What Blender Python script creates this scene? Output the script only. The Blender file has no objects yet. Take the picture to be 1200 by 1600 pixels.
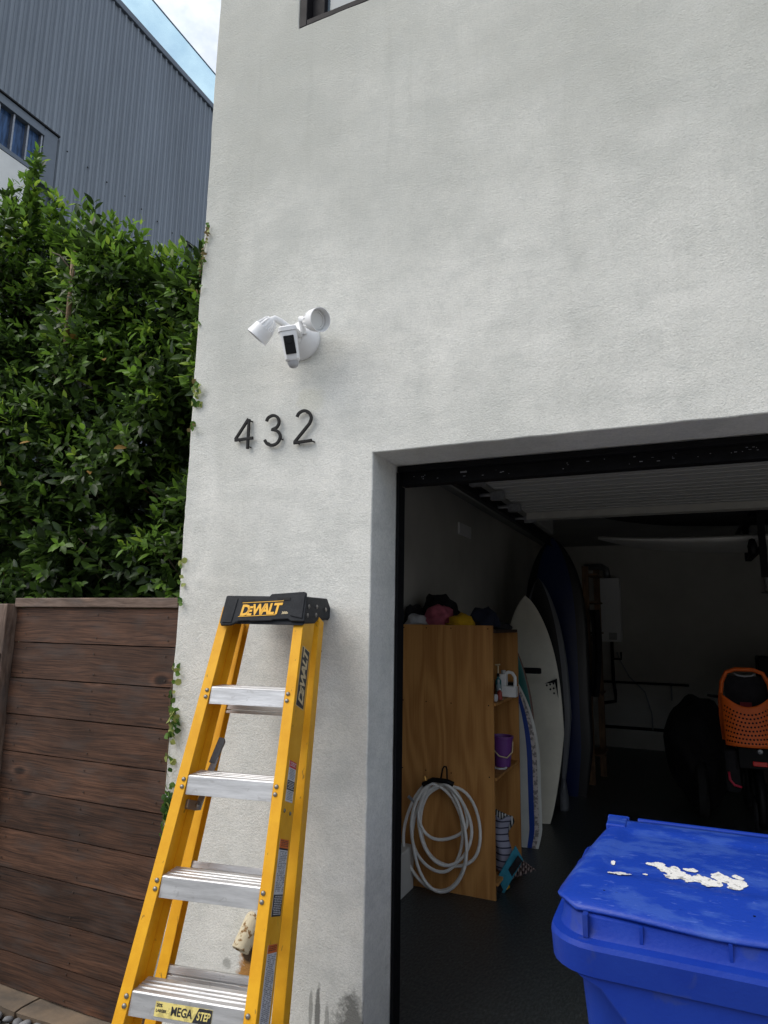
import bpy, bmesh, math, random
from mathutils import Vector, Matrix, noise, Euler
random.seed(7)
R = math.radians
sc = bpy.context.scene
COL = sc.collection
# ------------------------------------------------------------------ camera
cam = bpy.data.cameras.new('camera'); co = bpy.data.objects.new('camera', cam); COL.objects.link(co)
yaw, pitch, roll = R(24.1707), R(9.5812), R(0.8907)
fw = Vector((-math.sin(yaw)*math.cos(pitch), math.cos(yaw)*math.cos(pitch), math.sin(pitch)))
rt = Vector((math.cos(yaw), math.sin(yaw), 0)); up = rt.cross(fw)
r2 = rt*math.cos(roll)+up*math.sin(roll); u2 = up*math.cos(roll)-rt*math.sin(roll)
mw = Matrix(((r2.x, u2.x, -fw.x, 0), (r2.y, u2.y, -fw.y, 0), (r2.z, u2.z, -fw.z, 1.72), (0, 0, 0, 1)))
co.matrix_world = mw
cam.sensor_fit = 'HORIZONTAL'; cam.sensor_width = 36; cam.lens = 1025.24/1200*36
cam.clip_start = .05; cam.clip_end = 2000
sc.camera = co
# ------------------------------------------------------------------ sky, sun, exposure
w = bpy.data.worlds.new('World'); sc.world = w; w.use_nodes = True
nt = w.node_tree; nt.nodes.clear()
def N(nt, t, **k):
    n = nt.nodes.new(t)
    for a, b in k.items():
        if a[0] == 'i' and a[1:].isdigit(): n.inputs[int(a[1:])].default_value = b
        else: setattr(n, a, b)
    return n
SUN_AZ, SUN_EL = 226, 50          # compass azimuth from +Y, elevation
wo = N(nt, 'ShaderNodeOutputWorld'); bg = N(nt, 'ShaderNodeBackground'); bg.inputs[1].default_value = .115
sky = N(nt, 'ShaderNodeTexSky', sky_type='NISHITA', sun_disc=False, sun_elevation=R(SUN_EL), sun_rotation=R(SUN_AZ))
tcw = N(nt, 'ShaderNodeTexCoord'); mpw = N(nt, 'ShaderNodeMapping'); mpw.inputs['Scale'].default_value = (1, 1, 1.6)
mpw.inputs['Location'].default_value = (.35, .1, .2)
cl = N(nt, 'ShaderNodeTexNoise'); cl.inputs['Scale'].default_value = 2.6; cl.inputs['Detail'].default_value = 9; cl.inputs['Roughness'].default_value = .55
crp = N(nt, 'ShaderNodeValToRGB'); crp.color_ramp.elements[0].position = .40; crp.color_ramp.elements[1].position = .58
mxw = N(nt, 'ShaderNodeMixRGB'); mxw.inputs[2].default_value = (8.0, 7.95, 7.75, 1)
cl2 = N(nt, 'ShaderNodeTexNoise'); cl2.inputs['Scale'].default_value = 9; cl2.inputs['Detail'].default_value = 8; cl2.inputs['Roughness'].default_value = .6
crp2 = N(nt, 'ShaderNodeValToRGB'); crp2.color_ramp.elements[0].position = .35; crp2.color_ramp.elements[1].position = .65
crp2.color_ramp.elements[0].color = (.70, .76, .82, 1); crp2.color_ramp.elements[1].color = (1, 1, 1, 1)
mulc = N(nt, 'ShaderNodeVectorMath', operation='SCALE'); mulc.inputs['Scale'].default_value = 7.2
nt.links.new(mpw.outputs[0], cl2.inputs['Vector']); nt.links.new(cl2.outputs[0], crp2.inputs[0]); nt.links.new(crp2.outputs[0], mulc.inputs[0]); nt.links.new(mulc.outputs[0], mxw.inputs[2])
nt.links.new(tcw.outputs['Generated'], mpw.inputs[0]); nt.links.new(mpw.outputs[0], cl.inputs['Vector'])
nt.links.new(cl.outputs[0], crp.inputs[0]); nt.links.new(crp.outputs[0], mxw.inputs[0]); nt.links.new(sky.outputs[0], mxw.inputs[1])
nt.links.new(mxw.outputs[0], bg.inputs[0]); nt.links.new(bg.outputs[0], wo.inputs[0])
sl = bpy.data.lights.new('sun', 'SUN'); so = bpy.data.objects.new('sun', sl); COL.objects.link(so)
sl.energy = 1.45; sl.angle = R(50); sl.color = (1, .94, .85)
sd = Vector((math.sin(R(SUN_AZ))*math.cos(R(SUN_EL)), math.cos(R(SUN_AZ))*math.cos(R(SUN_EL)), math.sin(R(SUN_EL))))
so.rotation_euler = sd.to_track_quat('Z', 'Y').to_euler(); so.location = (-3, -6, 12)
sc.view_settings.view_transform = 'Standard'; sc.view_settings.look = 'None'
sc.view_settings.exposure = 0.74; sc.view_settings.gamma = 1; sc.view_settings.use_curve_mapping = False

# ------------------------------------------------------------------ helpers
class MB:
    def __init__(s): s.v = []; s.f = []; s.m = []
    def add(s, vs, fs, m=0):
        b = len(s.v); s.v += [tuple(v) for v in vs]
        for f in fs: s.f.append([b+i for i in f]); s.m.append(m)
        return s
    def hexa(s, p, m=0):   # 8 pts: bottom 4 ccw, top 4 ccw
        return s.add(p, [(3, 2, 1, 0), (4, 5, 6, 7), (0, 1, 5, 4), (1, 2, 6, 5), (2, 3, 7, 6), (3, 0, 4, 7)], m)
    def box(s, x0, x1, y0, y1, z0, z1, m=0):
        return s.hexa([(x0, y0, z0), (x1, y0, z0), (x1, y1, z0), (x0, y1, z0), (x0, y0, z1), (x1, y0, z1), (x1, y1, z1), (x0, y1, z1)], m)
    def prism(s, poly, fn, d0, d1, m=0):   # fn(a,b,d)->xyz
        n = len(poly)
        vs = [fn(a, b, d0) for a, b in poly]+[fn(a, b, d1) for a, b in poly]
        fs = [list(range(n))[::-1], list(range(n, 2*n))]+[(i, (i+1) % n, n+(i+1) % n, n+i) for i in range(n)]
        return s.add(vs, fs, m)
    def tube(s, path, r, n=8, closed=False, m=0, caps=True):
        P = [Vector(p) for p in path]; L = len(P); b = len(s.v); rr = r if isinstance(r, (list, tuple)) else [r]*L
        prev = None
        for i, p in enumerate(P):
            if closed: t = P[(i+1) % L]-P[i-1]
            else: t = P[min(i+1, L-1)]-P[max(i-1, 0)]
            t.normalize()
            if prev is None:
                a = Vector((0, 0, 1)) if abs(t.z) < .9 else Vector((1, 0, 0))
                prev = t.cross(a).normalized()
            prev = (prev-t*prev.dot(t)).normalized(); q = t.cross(prev)
            for k in range(n):
                c = 2*math.pi*k/n
                s.v.append(tuple(p+(prev*math.cos(c)+q*math.sin(c))*rr[i]))
        for i in range(L if closed else L-1):
            j = (i+1) % L
            for k in range(n):
                k2 = (k+1) % n
                s.f.append([b+i*n+k, b+i*n+k2, b+j*n+k2, b+j*n+k]); s.m.append(m)
        if caps and not closed:
            s.f.append([b+k for k in range(n)][::-1]); s.m.append(m)
            s.f.append([b+(L-1)*n+k for k in range(n)]); s.m.append(m)
        return s
    def lathe(s, prof, n, o=(0, 0, 0), ax=(0, 0, 1), m=0):  # prof [(r,h)]
        ax = Vector(ax).normalized(); a = Vector((0, 0, 1)) if abs(ax.z) < .9 else Vector((1, 0, 0))
        e1 = ax.cross(a).normalized(); e2 = ax.cross(e1); o = Vector(o); b = len(s.v)
        for r, h in prof:
            for k in range(n):
                c = 2*math.pi*k/n; s.v.append(tuple(o+ax*h+(e1*math.cos(c)+e2*math.sin(c))*r))
        for i in range(len(prof)-1):
            for k in range(n):
                k2 = (k+1) % n; s.f.append([b+i*n+k, b+(i+1)*n+k, b+(i+1)*n+k2, b+i*n+k2]); s.m.append(m)
        s.f.append([b+k for k in range(n)]); s.m.append(m)
        s.f.append([b+(len(prof)-1)*n+k for k in range(n)][::-1]); s.m.append(m)
        return s
    def grid(s, fn, nu, nv, m=0, mf=None):
        b = len(s.v)
        for j in range(nv+1):
            for i in range(nu+1): s.v.append(tuple(fn(i/nu, j/nv)))
        for j in range(nv):
            for i in range(nu):
                q = b+j*(nu+1)+i
                s.f.append([q, q+1, q+nu+2, q+nu+1]); s.m.append(mf(i, j) if mf else m)
        return s
    def mesh(s, name, mats, smooth=False, recalc=True):
        me = bpy.data.meshes.new(name); me.from_pydata(s.v, [], s.f); me.update()
        for mt in (mats if isinstance(mats, (list, tuple)) else [mats]): me.materials.append(mt)
        me.polygons.foreach_set('material_index', s.m)
        if recalc:
            bm = bmesh.new(); bm.from_mesh(me); bmesh.ops.remove_doubles(bm, verts=bm.verts, dist=1e-6) if smooth else None
            bmesh.ops.recalc_face_normals(bm, faces=bm.faces); bm.to_mesh(me); bm.free()
        if smooth:
            me.polygons.foreach_set('use_smooth', [True]*len(me.polygons))
        return me
    def build(s, name, mats, parent=None, smooth=False, bevel=0, loc=None, rot=None, recalc=True, auto=None, sub=0):
        me = s.mesh(name, mats, smooth, recalc)
        o = bpy.data.objects.new(name, me); COL.objects.link(o)
        if parent is not None: o.parent = parent
        if loc: o.location = loc
        if rot: o.rotation_euler = rot
        if auto:
            me.set_sharp_from_angle(angle=R(auto))
        if sub:
            md = o.modifiers.new('sub', 'SUBSURF'); md.levels = sub; md.render_levels = sub
        if bevel:
            md = o.modifiers.new('bevel', 'BEVEL'); md.width = bevel; md.segments = 2; md.limit_method = 'ANGLE'; md.angle_limit = R(35)
        return o
def tag(o, label=None, cat=None, group=None, kind=None):
    if label: o['label'] = label
    if cat: o['category'] = cat
    if group: o['group'] = group
    if kind: o['kind'] = kind
    return o
def empty(name, label, cat, loc=(0, 0, 0), rot=(0, 0, 0), group=None):
    o = bpy.data.objects.new(name, None); COL.objects.link(o); o.location = loc; o.rotation_euler = rot
    o.empty_display_size = .1
    return tag(o, label, cat, group)
def inst(name, me, parent, loc, rot=(0, 0, 0), scale=(1, 1, 1)):
    o = bpy.data.objects.new(name, me); COL.objects.link(o); o.parent = parent; o.location = loc; o.rotation_euler = rot; o.scale = scale
    return o
XZ = lambda a, b, d: (a, d, b)
YZ = lambda a, b, d: (d, a, b)
XY = lambda a, b, d: (a, b, d)
def text(s, name, mat, parent, M, size=1, shear=0, offset=0, extrude=.0004, sx=1):
    cu = bpy.data.curves.new('t', 'FONT'); cu.body = s; cu.size = size; cu.shear = shear; cu.offset = offset; cu.extrude = extrude; cu.resolution_u = 3
    o = bpy.data.objects.new('t', cu); COL.objects.link(o)
    dg = bpy.context.evaluated_depsgraph_get(); me = bpy.data.meshes.new_from_object(o.evaluated_get(dg))
    bpy.data.objects.remove(o); bpy.data.curves.remove(cu)
    me.materials.clear(); me.materials.append(mat); me.transform(Matrix.Diagonal((sx, 1, 1, 1))); me.transform(M); me.name = name
    xs = [v.co.copy() for v in me.vertices]
    q = bpy.data.objects.new(name, me); COL.objects.link(q); q.parent = parent
    return q

# ------------------------------------------------------------------ materials
def pm(name, col, rough=.6, metal=0, var=0, vs=8, bump=0, bs=60, spec=.5, stretch=(1, 1, 1), col2=None, rand=0, coat=0, detail=4, contrast=(.35, .65), scr=None):
    m = bpy.data.materials.new(name); m.use_nodes = True; t = m.node_tree; p = t.nodes['Principled BSDF']
    p.inputs['Base Color'].default_value = (*col, 1); p.inputs['Roughness'].default_value = rough; p.inputs['Metallic'].default_value = metal
    p.inputs['Specular IOR Level'].default_value = spec; p.inputs['Coat Weight'].default_value = coat
    tc = N(t, 'ShaderNodeTexCoord'); mp = N(t, 'ShaderNodeMapping'); mp.inputs['Scale'].default_value = stretch
    t.links.new(tc.outputs['Object'], mp.inputs[0])
    out = None
    if var or col2:
        n = N(t, 'ShaderNodeTexNoise'); n.inputs['Scale'].default_value = vs; n.inputs['Detail'].default_value = detail; n.inputs['Roughness'].default_value = .6
        t.links.new(mp.outputs[0], n.inputs['Vector'])
        rp = N(t, 'ShaderNodeValToRGB'); rp.color_ramp.elements[0].position = contrast[0]; rp.color_ramp.elements[1].position = contrast[1]
        c2 = col2 or tuple(c*(1-var) for c in col)
        rp.color_ramp.elements[0].color = (*c2, 1); rp.color_ramp.elements[1].color = (*col, 1)
        t.links.new(n.outputs[0], rp.inputs[0]); out = rp.outputs[0]
        rr = N(t, 'ShaderNodeMapRange'); rr.inputs['To Min'].default_value = min(1, rough*1.15); rr.inputs['To Max'].default_value = rough*.85
        t.links.new(n.outputs[0], rr.inputs[0]); t.links.new(rr.outputs[0], p.inputs['Roughness'])
    if scr:
        sm_ = N(t, 'ShaderNodeMapping'); sm_.inputs['Scale'].default_value = scr[1]; t.links.new(tc.outputs['Object'], sm_.inputs[0])
        sn = N(t, 'ShaderNodeTexNoise'); sn.inputs['Scale'].default_value = scr[0]; sn.inputs['Detail'].default_value = 3; sn.inputs['Distortion'].default_value = .6; t.links.new(sm_.outputs[0], sn.inputs['Vector'])
        sr = N(t, 'ShaderNodeMapRange'); sr.inputs['From Min'].default_value = scr[3]; sr.inputs['From Max'].default_value = scr[3]+.035; sr.inputs['To Max'].default_value = scr[4]; t.links.new(sn.outputs['Fac'], sr.inputs[0])
        sx_ = N(t, 'ShaderNodeMixRGB'); sx_.inputs[2].default_value = (*scr[2], 1); t.links.new(sr.outputs[0], sx_.inputs[0])
        if out: t.links.new(out, sx_.inputs[1])
        else: sx_.inputs[1].default_value = (*col, 1)
        out = sx_.outputs[0]
    if rand:
        oi = N(t, 'ShaderNodeObjectInfo'); mr = N(t, 'ShaderNodeMapRange'); mr.inputs['To Min'].default_value = 1-rand; mr.inputs['To Max'].default_value = 1+rand
        hs = N(t, 'ShaderNodeHueSaturation'); t.links.new(oi.outputs['Random'], mr.inputs[0]); t.links.new(mr.outputs[0], hs.inputs['Value'])
        if out: t.links.new(out, hs.inputs['Color'])
        else: hs.inputs['Color'].default_value = (*col, 1)
        out = hs.outputs[0]
    if out: t.links.new(out, p.inputs['Base Color'])
    if bump:
        n = N(t, 'ShaderNodeTexNoise'); n.inputs['Scale'].default_value = bs; n.inputs['Detail'].default_value = 5
        t.links.new(mp.outputs[0], n.inputs['Vector'])
        bp = N(t, 'ShaderNodeBump'); bp.inputs['Strength'].default_value = bump; bp.inputs['Distance'].default_value = .004
        t.links.new(n.outputs[0], bp.inputs['Height']); t.links.new(bp.outputs[0], p.inputs['Normal'])
    m['_o'] = 1
    return m
def math_node(t, op, a, b=None, c=None):
    n = N(t, 'ShaderNodeMath', operation=op)
    for i, v in enumerate((a, b, c)):
        if v is None: continue
        if isinstance(v, (int, float)): n.inputs[i].default_value = v
        else: t.links.new(v, n.inputs[i])
    return n.outputs[0]
def blob(t, pos, cx, cz, rx, rz, nz, amt=.5):
    """soft spot mask on the wall round (cx, cz), edge broken by noise output nz"""
    sx = N(t, 'ShaderNodeSeparateXYZ'); t.links.new(pos, sx.inputs[0])
    a = math_node(t, 'DIVIDE', math_node(t, 'SUBTRACT', sx.outputs[0], cx), rx)
    b = math_node(t, 'DIVIDE', math_node(t, 'SUBTRACT', sx.outputs[2], cz), rz)
    d = math_node(t, 'SQRT', math_node(t, 'ADD', math_node(t, 'MULTIPLY', a, a), math_node(t, 'MULTIPLY', b, b)))
    d = math_node(t, 'ADD', d, math_node(t, 'MULTIPLY', math_node(t, 'SUBTRACT', nz, .5), amt*4))
    mr = N(t, 'ShaderNodeMapRange'); mr.inputs['From Min'].default_value = 1.15; mr.inputs['From Max'].default_value = .75
    t.links.new(d, mr.inputs[0]); return mr.outputs[0]
def stucco_mat():
    m = bpy.data.materials.new('stucco'); m.use_nodes = True; t = m.node_tree; p = t.nodes['Principled BSDF']
    p.inputs['Roughness'].default_value = .93; p.inputs['Specular IOR Level'].default_value = .25
    g = N(t, 'ShaderNodeTexCoord').outputs['Object']
    def ns(scale, detail, rough=.6, st=None):
        n = N(t, 'ShaderNodeTexNoise'); n.inputs['Scale'].default_value = scale; n.inputs['Detail'].default_value = detail; n.inputs['Roughness'].default_value = rough
        src = g
        if st:
            mp = N(t, 'ShaderNodeMapping'); mp.inputs['Scale'].default_value = st; t.links.new(g, mp.inputs[0]); src = mp.outputs[0]
        t.links.new(src, n.inputs['Vector']); return n.outputs[0]
    def mix(f, a, b):
        x = N(t, 'ShaderNodeMixRGB')
        for i, v in enumerate((f, a, b)):
            if isinstance(v, tuple): x.inputs[i].default_value = (*v, 1)
            elif isinstance(v, float): x.inputs[i].default_value = v
            else: t.links.new(v, x.inputs[i])
        return x.outputs[0]
    def mr(v, a, b, c=0, d=1):
        x = N(t, 'ShaderNodeMapRange'); t.links.new(v, x.inputs[0])
        for i, q in enumerate((a, b, c, d)): x.inputs[i+1].default_value = q
        return x.outputs[0]
    base = (.85, .84, .785)
    big = ns(.9, 7, .62); mid = ns(4, 6, .65); streak = ns(2.2, 5, .6, (1.3, 1, .22)); fine = ns(55, 3)
    c = mix(mr(big, .42, .62, 0, .42), base, (.52, .53, .49))
    c = mix(mr(streak, .52, .7, 0, .25), c, (.46, .465, .42))
    c = mix(mr(mid, .5, .68, 0, .24), c, (.56, .575, .55))
    # weathering: rain-run grime high on the wall, deepened to paint in dimmer light there
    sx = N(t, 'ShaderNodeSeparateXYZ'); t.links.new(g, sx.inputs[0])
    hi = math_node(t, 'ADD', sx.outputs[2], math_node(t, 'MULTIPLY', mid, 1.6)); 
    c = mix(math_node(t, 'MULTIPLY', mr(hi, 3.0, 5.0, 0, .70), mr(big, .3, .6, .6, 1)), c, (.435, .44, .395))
    tro = ns(9, 7, .7, (1, 1, 1.6)); c = mix(mr(tro, .47, .66, 0, .30), c, (.52, .53, .50))
    c = mix(mr(ns(2.4, 8, .72), .5, .6, 0, .22), c, (.50, .515, .48))
    c = mix(mr(fine, .62, .8, 0, .35), c, (.35, .35, .33))
    rot = N(t, 'ShaderNodeMapping'); rot.inputs['Rotation'].default_value = (0, .5, 0); rot.inputs['Scale'].default_value = (.9, 1, 5); t.links.new(g, rot.inputs[0])
    tn = N(t, 'ShaderNodeTexNoise'); tn.inputs['Scale'].default_value = 1.6; tn.inputs['Detail'].default_value = 10; tn.inputs['Roughness'].default_value = .72; t.links.new(rot.outputs[0], tn.inputs['Vector'])
    c = mix(mr(tn.outputs['Fac'], .50, .60, 0, .20), c, (.50, .51, .475))
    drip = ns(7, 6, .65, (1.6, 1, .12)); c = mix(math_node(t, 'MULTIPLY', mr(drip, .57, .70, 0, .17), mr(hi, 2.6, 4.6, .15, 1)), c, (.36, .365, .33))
    spk = ns(140, 2, .5); c = mix(mr(spk, .70, .76, 0, .35), c, (.30, .30, .27))
    # hairline cracks
    vm = N(t, 'ShaderNodeVectorMath', operation='MULTIPLY_ADD'); wv = N(t, 'ShaderNodeTexNoise'); wv.inputs['Scale'].default_value = 5; wv.inputs['Detail'].default_value = 6; t.links.new(g, wv.inputs['Vector'])
    t.links.new(wv.outputs['Color'], vm.inputs[0]); vm.inputs[1].default_value = (.35, .35, .35); t.links.new(g, vm.inputs[2])
    vo = N(t, 'ShaderNodeTexVoronoi', feature='DISTANCE_TO_EDGE'); vo.inputs['Scale'].default_value = .75; t.links.new(vm.outputs[0], vo.inputs['Vector'])
    c = mix(math_node(t, 'MULTIPLY', mr(vo.outputs['Distance'], .0005, .0018, .16, 0), mr(mid, .45, .6, 0, 1)), c, (.28, .28, .26))
    gr1 = ns(105, 3, .6); c = mix(mr(gr1, .46, .62, 0, .20), c, (.40, .405, .375)); gr2 = ns(48, 4, .65); c = mix(mr(gr2, .5, .66, 0, .12), c, (.42, .42, .39))
    e = ns(14, 6, .7)
    ymask = math_node(t, 'LESS_THAN', sx.outputs[1], .008)
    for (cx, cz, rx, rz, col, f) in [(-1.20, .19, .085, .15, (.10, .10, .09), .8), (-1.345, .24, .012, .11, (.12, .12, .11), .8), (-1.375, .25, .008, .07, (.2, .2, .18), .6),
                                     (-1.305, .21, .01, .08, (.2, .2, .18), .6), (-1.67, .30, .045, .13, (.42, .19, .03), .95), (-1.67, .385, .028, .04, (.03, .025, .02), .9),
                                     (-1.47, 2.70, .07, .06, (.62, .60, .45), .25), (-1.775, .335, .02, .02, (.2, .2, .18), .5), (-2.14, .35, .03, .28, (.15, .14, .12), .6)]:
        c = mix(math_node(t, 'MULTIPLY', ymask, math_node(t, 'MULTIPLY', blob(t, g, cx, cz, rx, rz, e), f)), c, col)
    t.links.new(c, p.inputs['Base Color'])
    b1 = N(t, 'ShaderNodeBump'); b1.inputs['Strength'].default_value = .27; b1.inputs['Distance'].default_value = .012
    b2 = N(t, 'ShaderNodeBump'); b2.inputs['Strength'].default_value = 1.15; b2.inputs['Distance'].default_value = .004
    t.links.new(ns(60, 6, .66), b1.inputs['Height']); t.links.new(ns(150, 5, .7), b2.inputs['Height'])
    t.links.new(b1.outputs[0], b2.inputs['Normal']); t.links.new(b2.outputs[0], p.inputs['Normal'])
    return m
def wood_mat(name, dark, light, grain=(1.2, 9, 22), rough=.7, rand=.18, knots=True, bump=.5, spec=.35, bow=1.5):
    """grain runs along object X"""
    m = bpy.data.materials.new(name); m.use_nodes = True; t = m.node_tree; p = t.nodes['Principled BSDF']
    p.inputs['Roughness'].default_value = rough; p.inputs['Specular IOR Level'].default_value = spec
    tc = N(t, 'ShaderNodeTexCoord'); oi = N(t, 'ShaderNodeObjectInfo')
    ad = N(t, 'ShaderNodeVectorMath', operation='ADD'); sc_ = N(t, 'ShaderNodeVectorMath', operation='SCALE'); cb = N(t, 'ShaderNodeCombineXYZ')
    for i in range(3): t.links.new(oi.outputs['Random'], cb.inputs[i])
    t.links.new(cb.outputs[0], sc_.inputs[0]); sc_.inputs['Scale'].default_value = 37
    t.links.new(tc.outputs['Object'], ad.inputs[0]); t.links.new(sc_.outputs[0], ad.inputs[1])
    lo = N(t, 'ShaderNodeTexNoise'); lo.inputs['Scale'].default_value = 2.2; lo.inputs['Detail'].default_value = 2
    mpl = N(t, 'ShaderNodeMapping'); mpl.inputs['Scale'].default_value = (1, 3, 3); t.links.new(ad.outputs[0], mpl.inputs[0]); t.links.new(mpl.outputs[0], lo.inputs['Vector'])
    # warp across the grain
    ws = N(t, 'ShaderNodeVectorMath', operation='SCALE'); ws.inputs['Scale'].default_value = .06*bow
    t.links.new(lo.outputs['Color'], ws.inputs[0]); a2 = N(t, 'ShaderNodeVectorMath', operation='ADD'); t.links.new(ad.outputs[0], a2.inputs[0]); t.links.new(ws.outputs[0], a2.inputs[1])
    mp = N(t, 'ShaderNodeMapping'); mp.inputs['Scale'].default_value = grain; t.links.new(a2.outputs[0], mp.inputs[0])
    gr = N(t, 'ShaderNodeTexNoise'); gr.inputs['Scale'].default_value = 4; gr.inputs['Detail'].default_value = 7; gr.inputs['Roughness'].default_value = .65; t.links.new(mp.outputs[0], gr.inputs['Vector'])
    rp = N(t, 'ShaderNodeValToRGB'); rp.color_ramp.elements[0].position = .32; rp.color_ramp.elements[1].position = .68
    rp.color_ramp.elements[0].color = (*dark, 1); rp.color_ramp.elements[1].color = (*light, 1); t.links.new(gr.outputs[0], rp.inputs[0])
    pat = N(t, 'ShaderNodeTexNoise'); pat.inputs['Scale'].default_value = 3.2; pat.inputs['Detail'].default_value = 5; t.links.new(mpl.outputs[0], pat.inputs['Vector'])
    hs = N(t, 'ShaderNodeHueSaturation'); t.links.new(rp.outputs[0], hs.inputs['Color'])
    mr = N(t, 'ShaderNodeMapRange'); mr.inputs['From Min'].default_value = .3; mr.inputs['From Max'].default_value = .7; mr.inputs['To Min'].default_value = .62; mr.inputs['To Max'].default_value = 1.32
    t.links.new(pat.outputs[0], mr.inputs[0])
    mr2 = N(t, 'ShaderNodeMapRange'); mr2.inputs['To Min'].default_value = 1-rand; mr2.inputs['To Max'].default_value = 1+rand; t.links.new(oi.outputs['Random'], mr2.inputs[0])
    t.links.new(math_node(t, 'MULTIPLY', mr.outputs[0], mr2.outputs[0]), hs.inputs['Value'])
    col = hs.outputs[0]
    gp = N(t, 'ShaderNodeTexNoise'); gp.inputs['Scale'].default_value = 5; gp.inputs['Detail'].default_value = 6; t.links.new(mpl.outputs[0], gp.inputs['Vector'])
    gm = N(t, 'ShaderNodeMapRange'); gm.inputs['From Min'].default_value = .5; gm.inputs['From Max'].default_value = .68; gm.inputs['To Max'].default_value = .30 if knots else 0; t.links.new(gp.outputs['Fac'], gm.inputs[0])
    gx_ = N(t, 'ShaderNodeMixRGB'); gv = sum(light)/3; gx_.inputs[2].default_value = (gv*1.0, gv*.95, gv*.92, 1); t.links.new(gm.outputs[0], gx_.inputs[0]); t.links.new(col, gx_.inputs[1]); col = gx_.outputs[0]
    if knots:
        vo = N(t, 'ShaderNodeTexVoronoi'); vo.inputs['Scale'].default_value = 1
        mk = N(t, 'ShaderNodeMapping'); mk.inputs['Scale'].default_value = (2.3, .4, 5.0); t.links.new(a2.outputs[0], mk.inputs[0]); t.links.new(mk.outputs[0], vo.inputs['Vector'])
        rk = N(t, 'ShaderNodeValToRGB'); e = rk.color_ramp.elements; e[0].position = .05; e[0].color = (.12, .12, .12, 1); e[1].position = .22; e[1].color = (1, 1, 1, 1)
        k2 = e.new(.085); k2.color = (.45, .4, .38, 1); k3 = e.new(.13); k3.color = (1.75, 1.6, 1.45, 1)
        t.links.new(vo.outputs['Distance'], rk.inputs[0])
        mu = N(t, 'ShaderNodeMixRGB', blend_type='MULTIPLY'); mu.inputs[0].default_value = .85; t.links.new(col, mu.inputs[1]); t.links.new(rk.outputs[0], mu.inputs[2]); col = mu.outputs[0]
    t.links.new(col, p.inputs['Base Color'])
    bp = N(t, 'ShaderNodeBump'); bp.inputs['Strength'].default_value = bump; bp.inputs['Distance'].default_value = .002
    t.links.new(gr.outputs[0], bp.inputs['Height']); t.links.new(bp.outputs[0], p.inputs['Normal'])
    return m
def leaf_mat(name, col, rough=.35, trans=.35):
    m = bpy.data.materials.new(name); m.use_nodes = True; t = m.node_tree; p = t.nodes['Principled BSDF']
    p.inputs['Roughness'].default_value = rough; p.inputs['Specular IOR Level'].default_value = .32
    g = N(t, 'ShaderNodeNewGeometry')
    hs = N(t, 'ShaderNodeHueSaturation'); hs.inputs['Color'].default_value = (*col, 1)
    mr = N(t, 'ShaderNodeMapRange'); mr.inputs['To Min'].default_value = .6; mr.inputs['To Max'].default_value = 1.4
    t.links.new(g.outputs['Random Per Island'], mr.inputs[0]); t.links.new(mr.outputs[0], hs.inputs['Value'])
    t.links.new(hs.outputs[0], p.inputs['Base Color'])
    tr = N(t, 'ShaderNodeBsdfTranslucent'); t.links.new(hs.outputs[0], tr.inputs[0])
    mx = N(t, 'ShaderNodeMixShader'); mx.inputs[0].default_value = trans; out = t.nodes['Material Output']
    t.links.new(p.outputs[0], mx.inputs[1]); t.links.new(tr.outputs[0], mx.inputs[2]); t.links.new(mx.outputs[0], out.inputs[0])
    return m
def glass_mat(name, tint=(.8, .93, .97), refl=.25):
    m = bpy.data.materials.new(name); m.use_nodes = True; t = m.node_tree; t.nodes.clear(); o = N(t, 'ShaderNodeOutputMaterial')
    a = N(t, 'ShaderNodeBsdfTransparent'); a.inputs[0].default_value = (*tint, 1); b = N(t, 'ShaderNodeBsdfGlossy'); b.inputs['Roughness'].default_value = .02
    mx = N(t, 'ShaderNodeMixShader'); mx.inputs[0].default_value = refl*.3
    t.links.new(a.outputs[0], mx.inputs[1]); t.links.new(b.outputs[0], mx.inputs[2]); t.links.new(mx.outputs[0], o.inputs[0])
    return m
M_stucco = stucco_mat()
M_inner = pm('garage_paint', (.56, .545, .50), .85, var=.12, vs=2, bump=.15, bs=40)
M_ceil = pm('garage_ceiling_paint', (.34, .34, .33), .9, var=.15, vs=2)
M_black = pm('black_paint', (.006, .006, .007), .7, spec=.12, var=.3, vs=30, bump=.3, bs=90)
M_blackm = pm('black_metal', (.008, .008, .009), .45, spec=.2, bump=.15, bs=200)
M_rubber = pm('black_rubber', (.02, .02, .022), .8, var=.3, vs=20)
M_frame = pm('dark_bronze_frame', (.016, .014, .016), .6, spec=.15, var=.25, vs=12)
M_steel = pm('steel_cladding', (.215, .245, .285), .5, metal=.0, var=.16, vs=1.1, stretch=(1, 1, .25), spec=.55)
M_steelt = pm('steel_trim', (.13, .155, .19), .45, var=.15, vs=3)
M_whitew = pm('white_render', (.72, .72, .70), .9, var=.1, vs=3)
M_fence = wood_mat('stained_fence_wood', (.020, .0095, .006), (.112, .054, .031), grain=(.9, 16, 40), bow=.8, rand=.32)
M_grey = wood_mat('weathered_grey_wood', (.075, .047, .034), (.215, .15, .115), grain=(1.5, 12, 20), knots=True, rand=.08)
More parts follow.
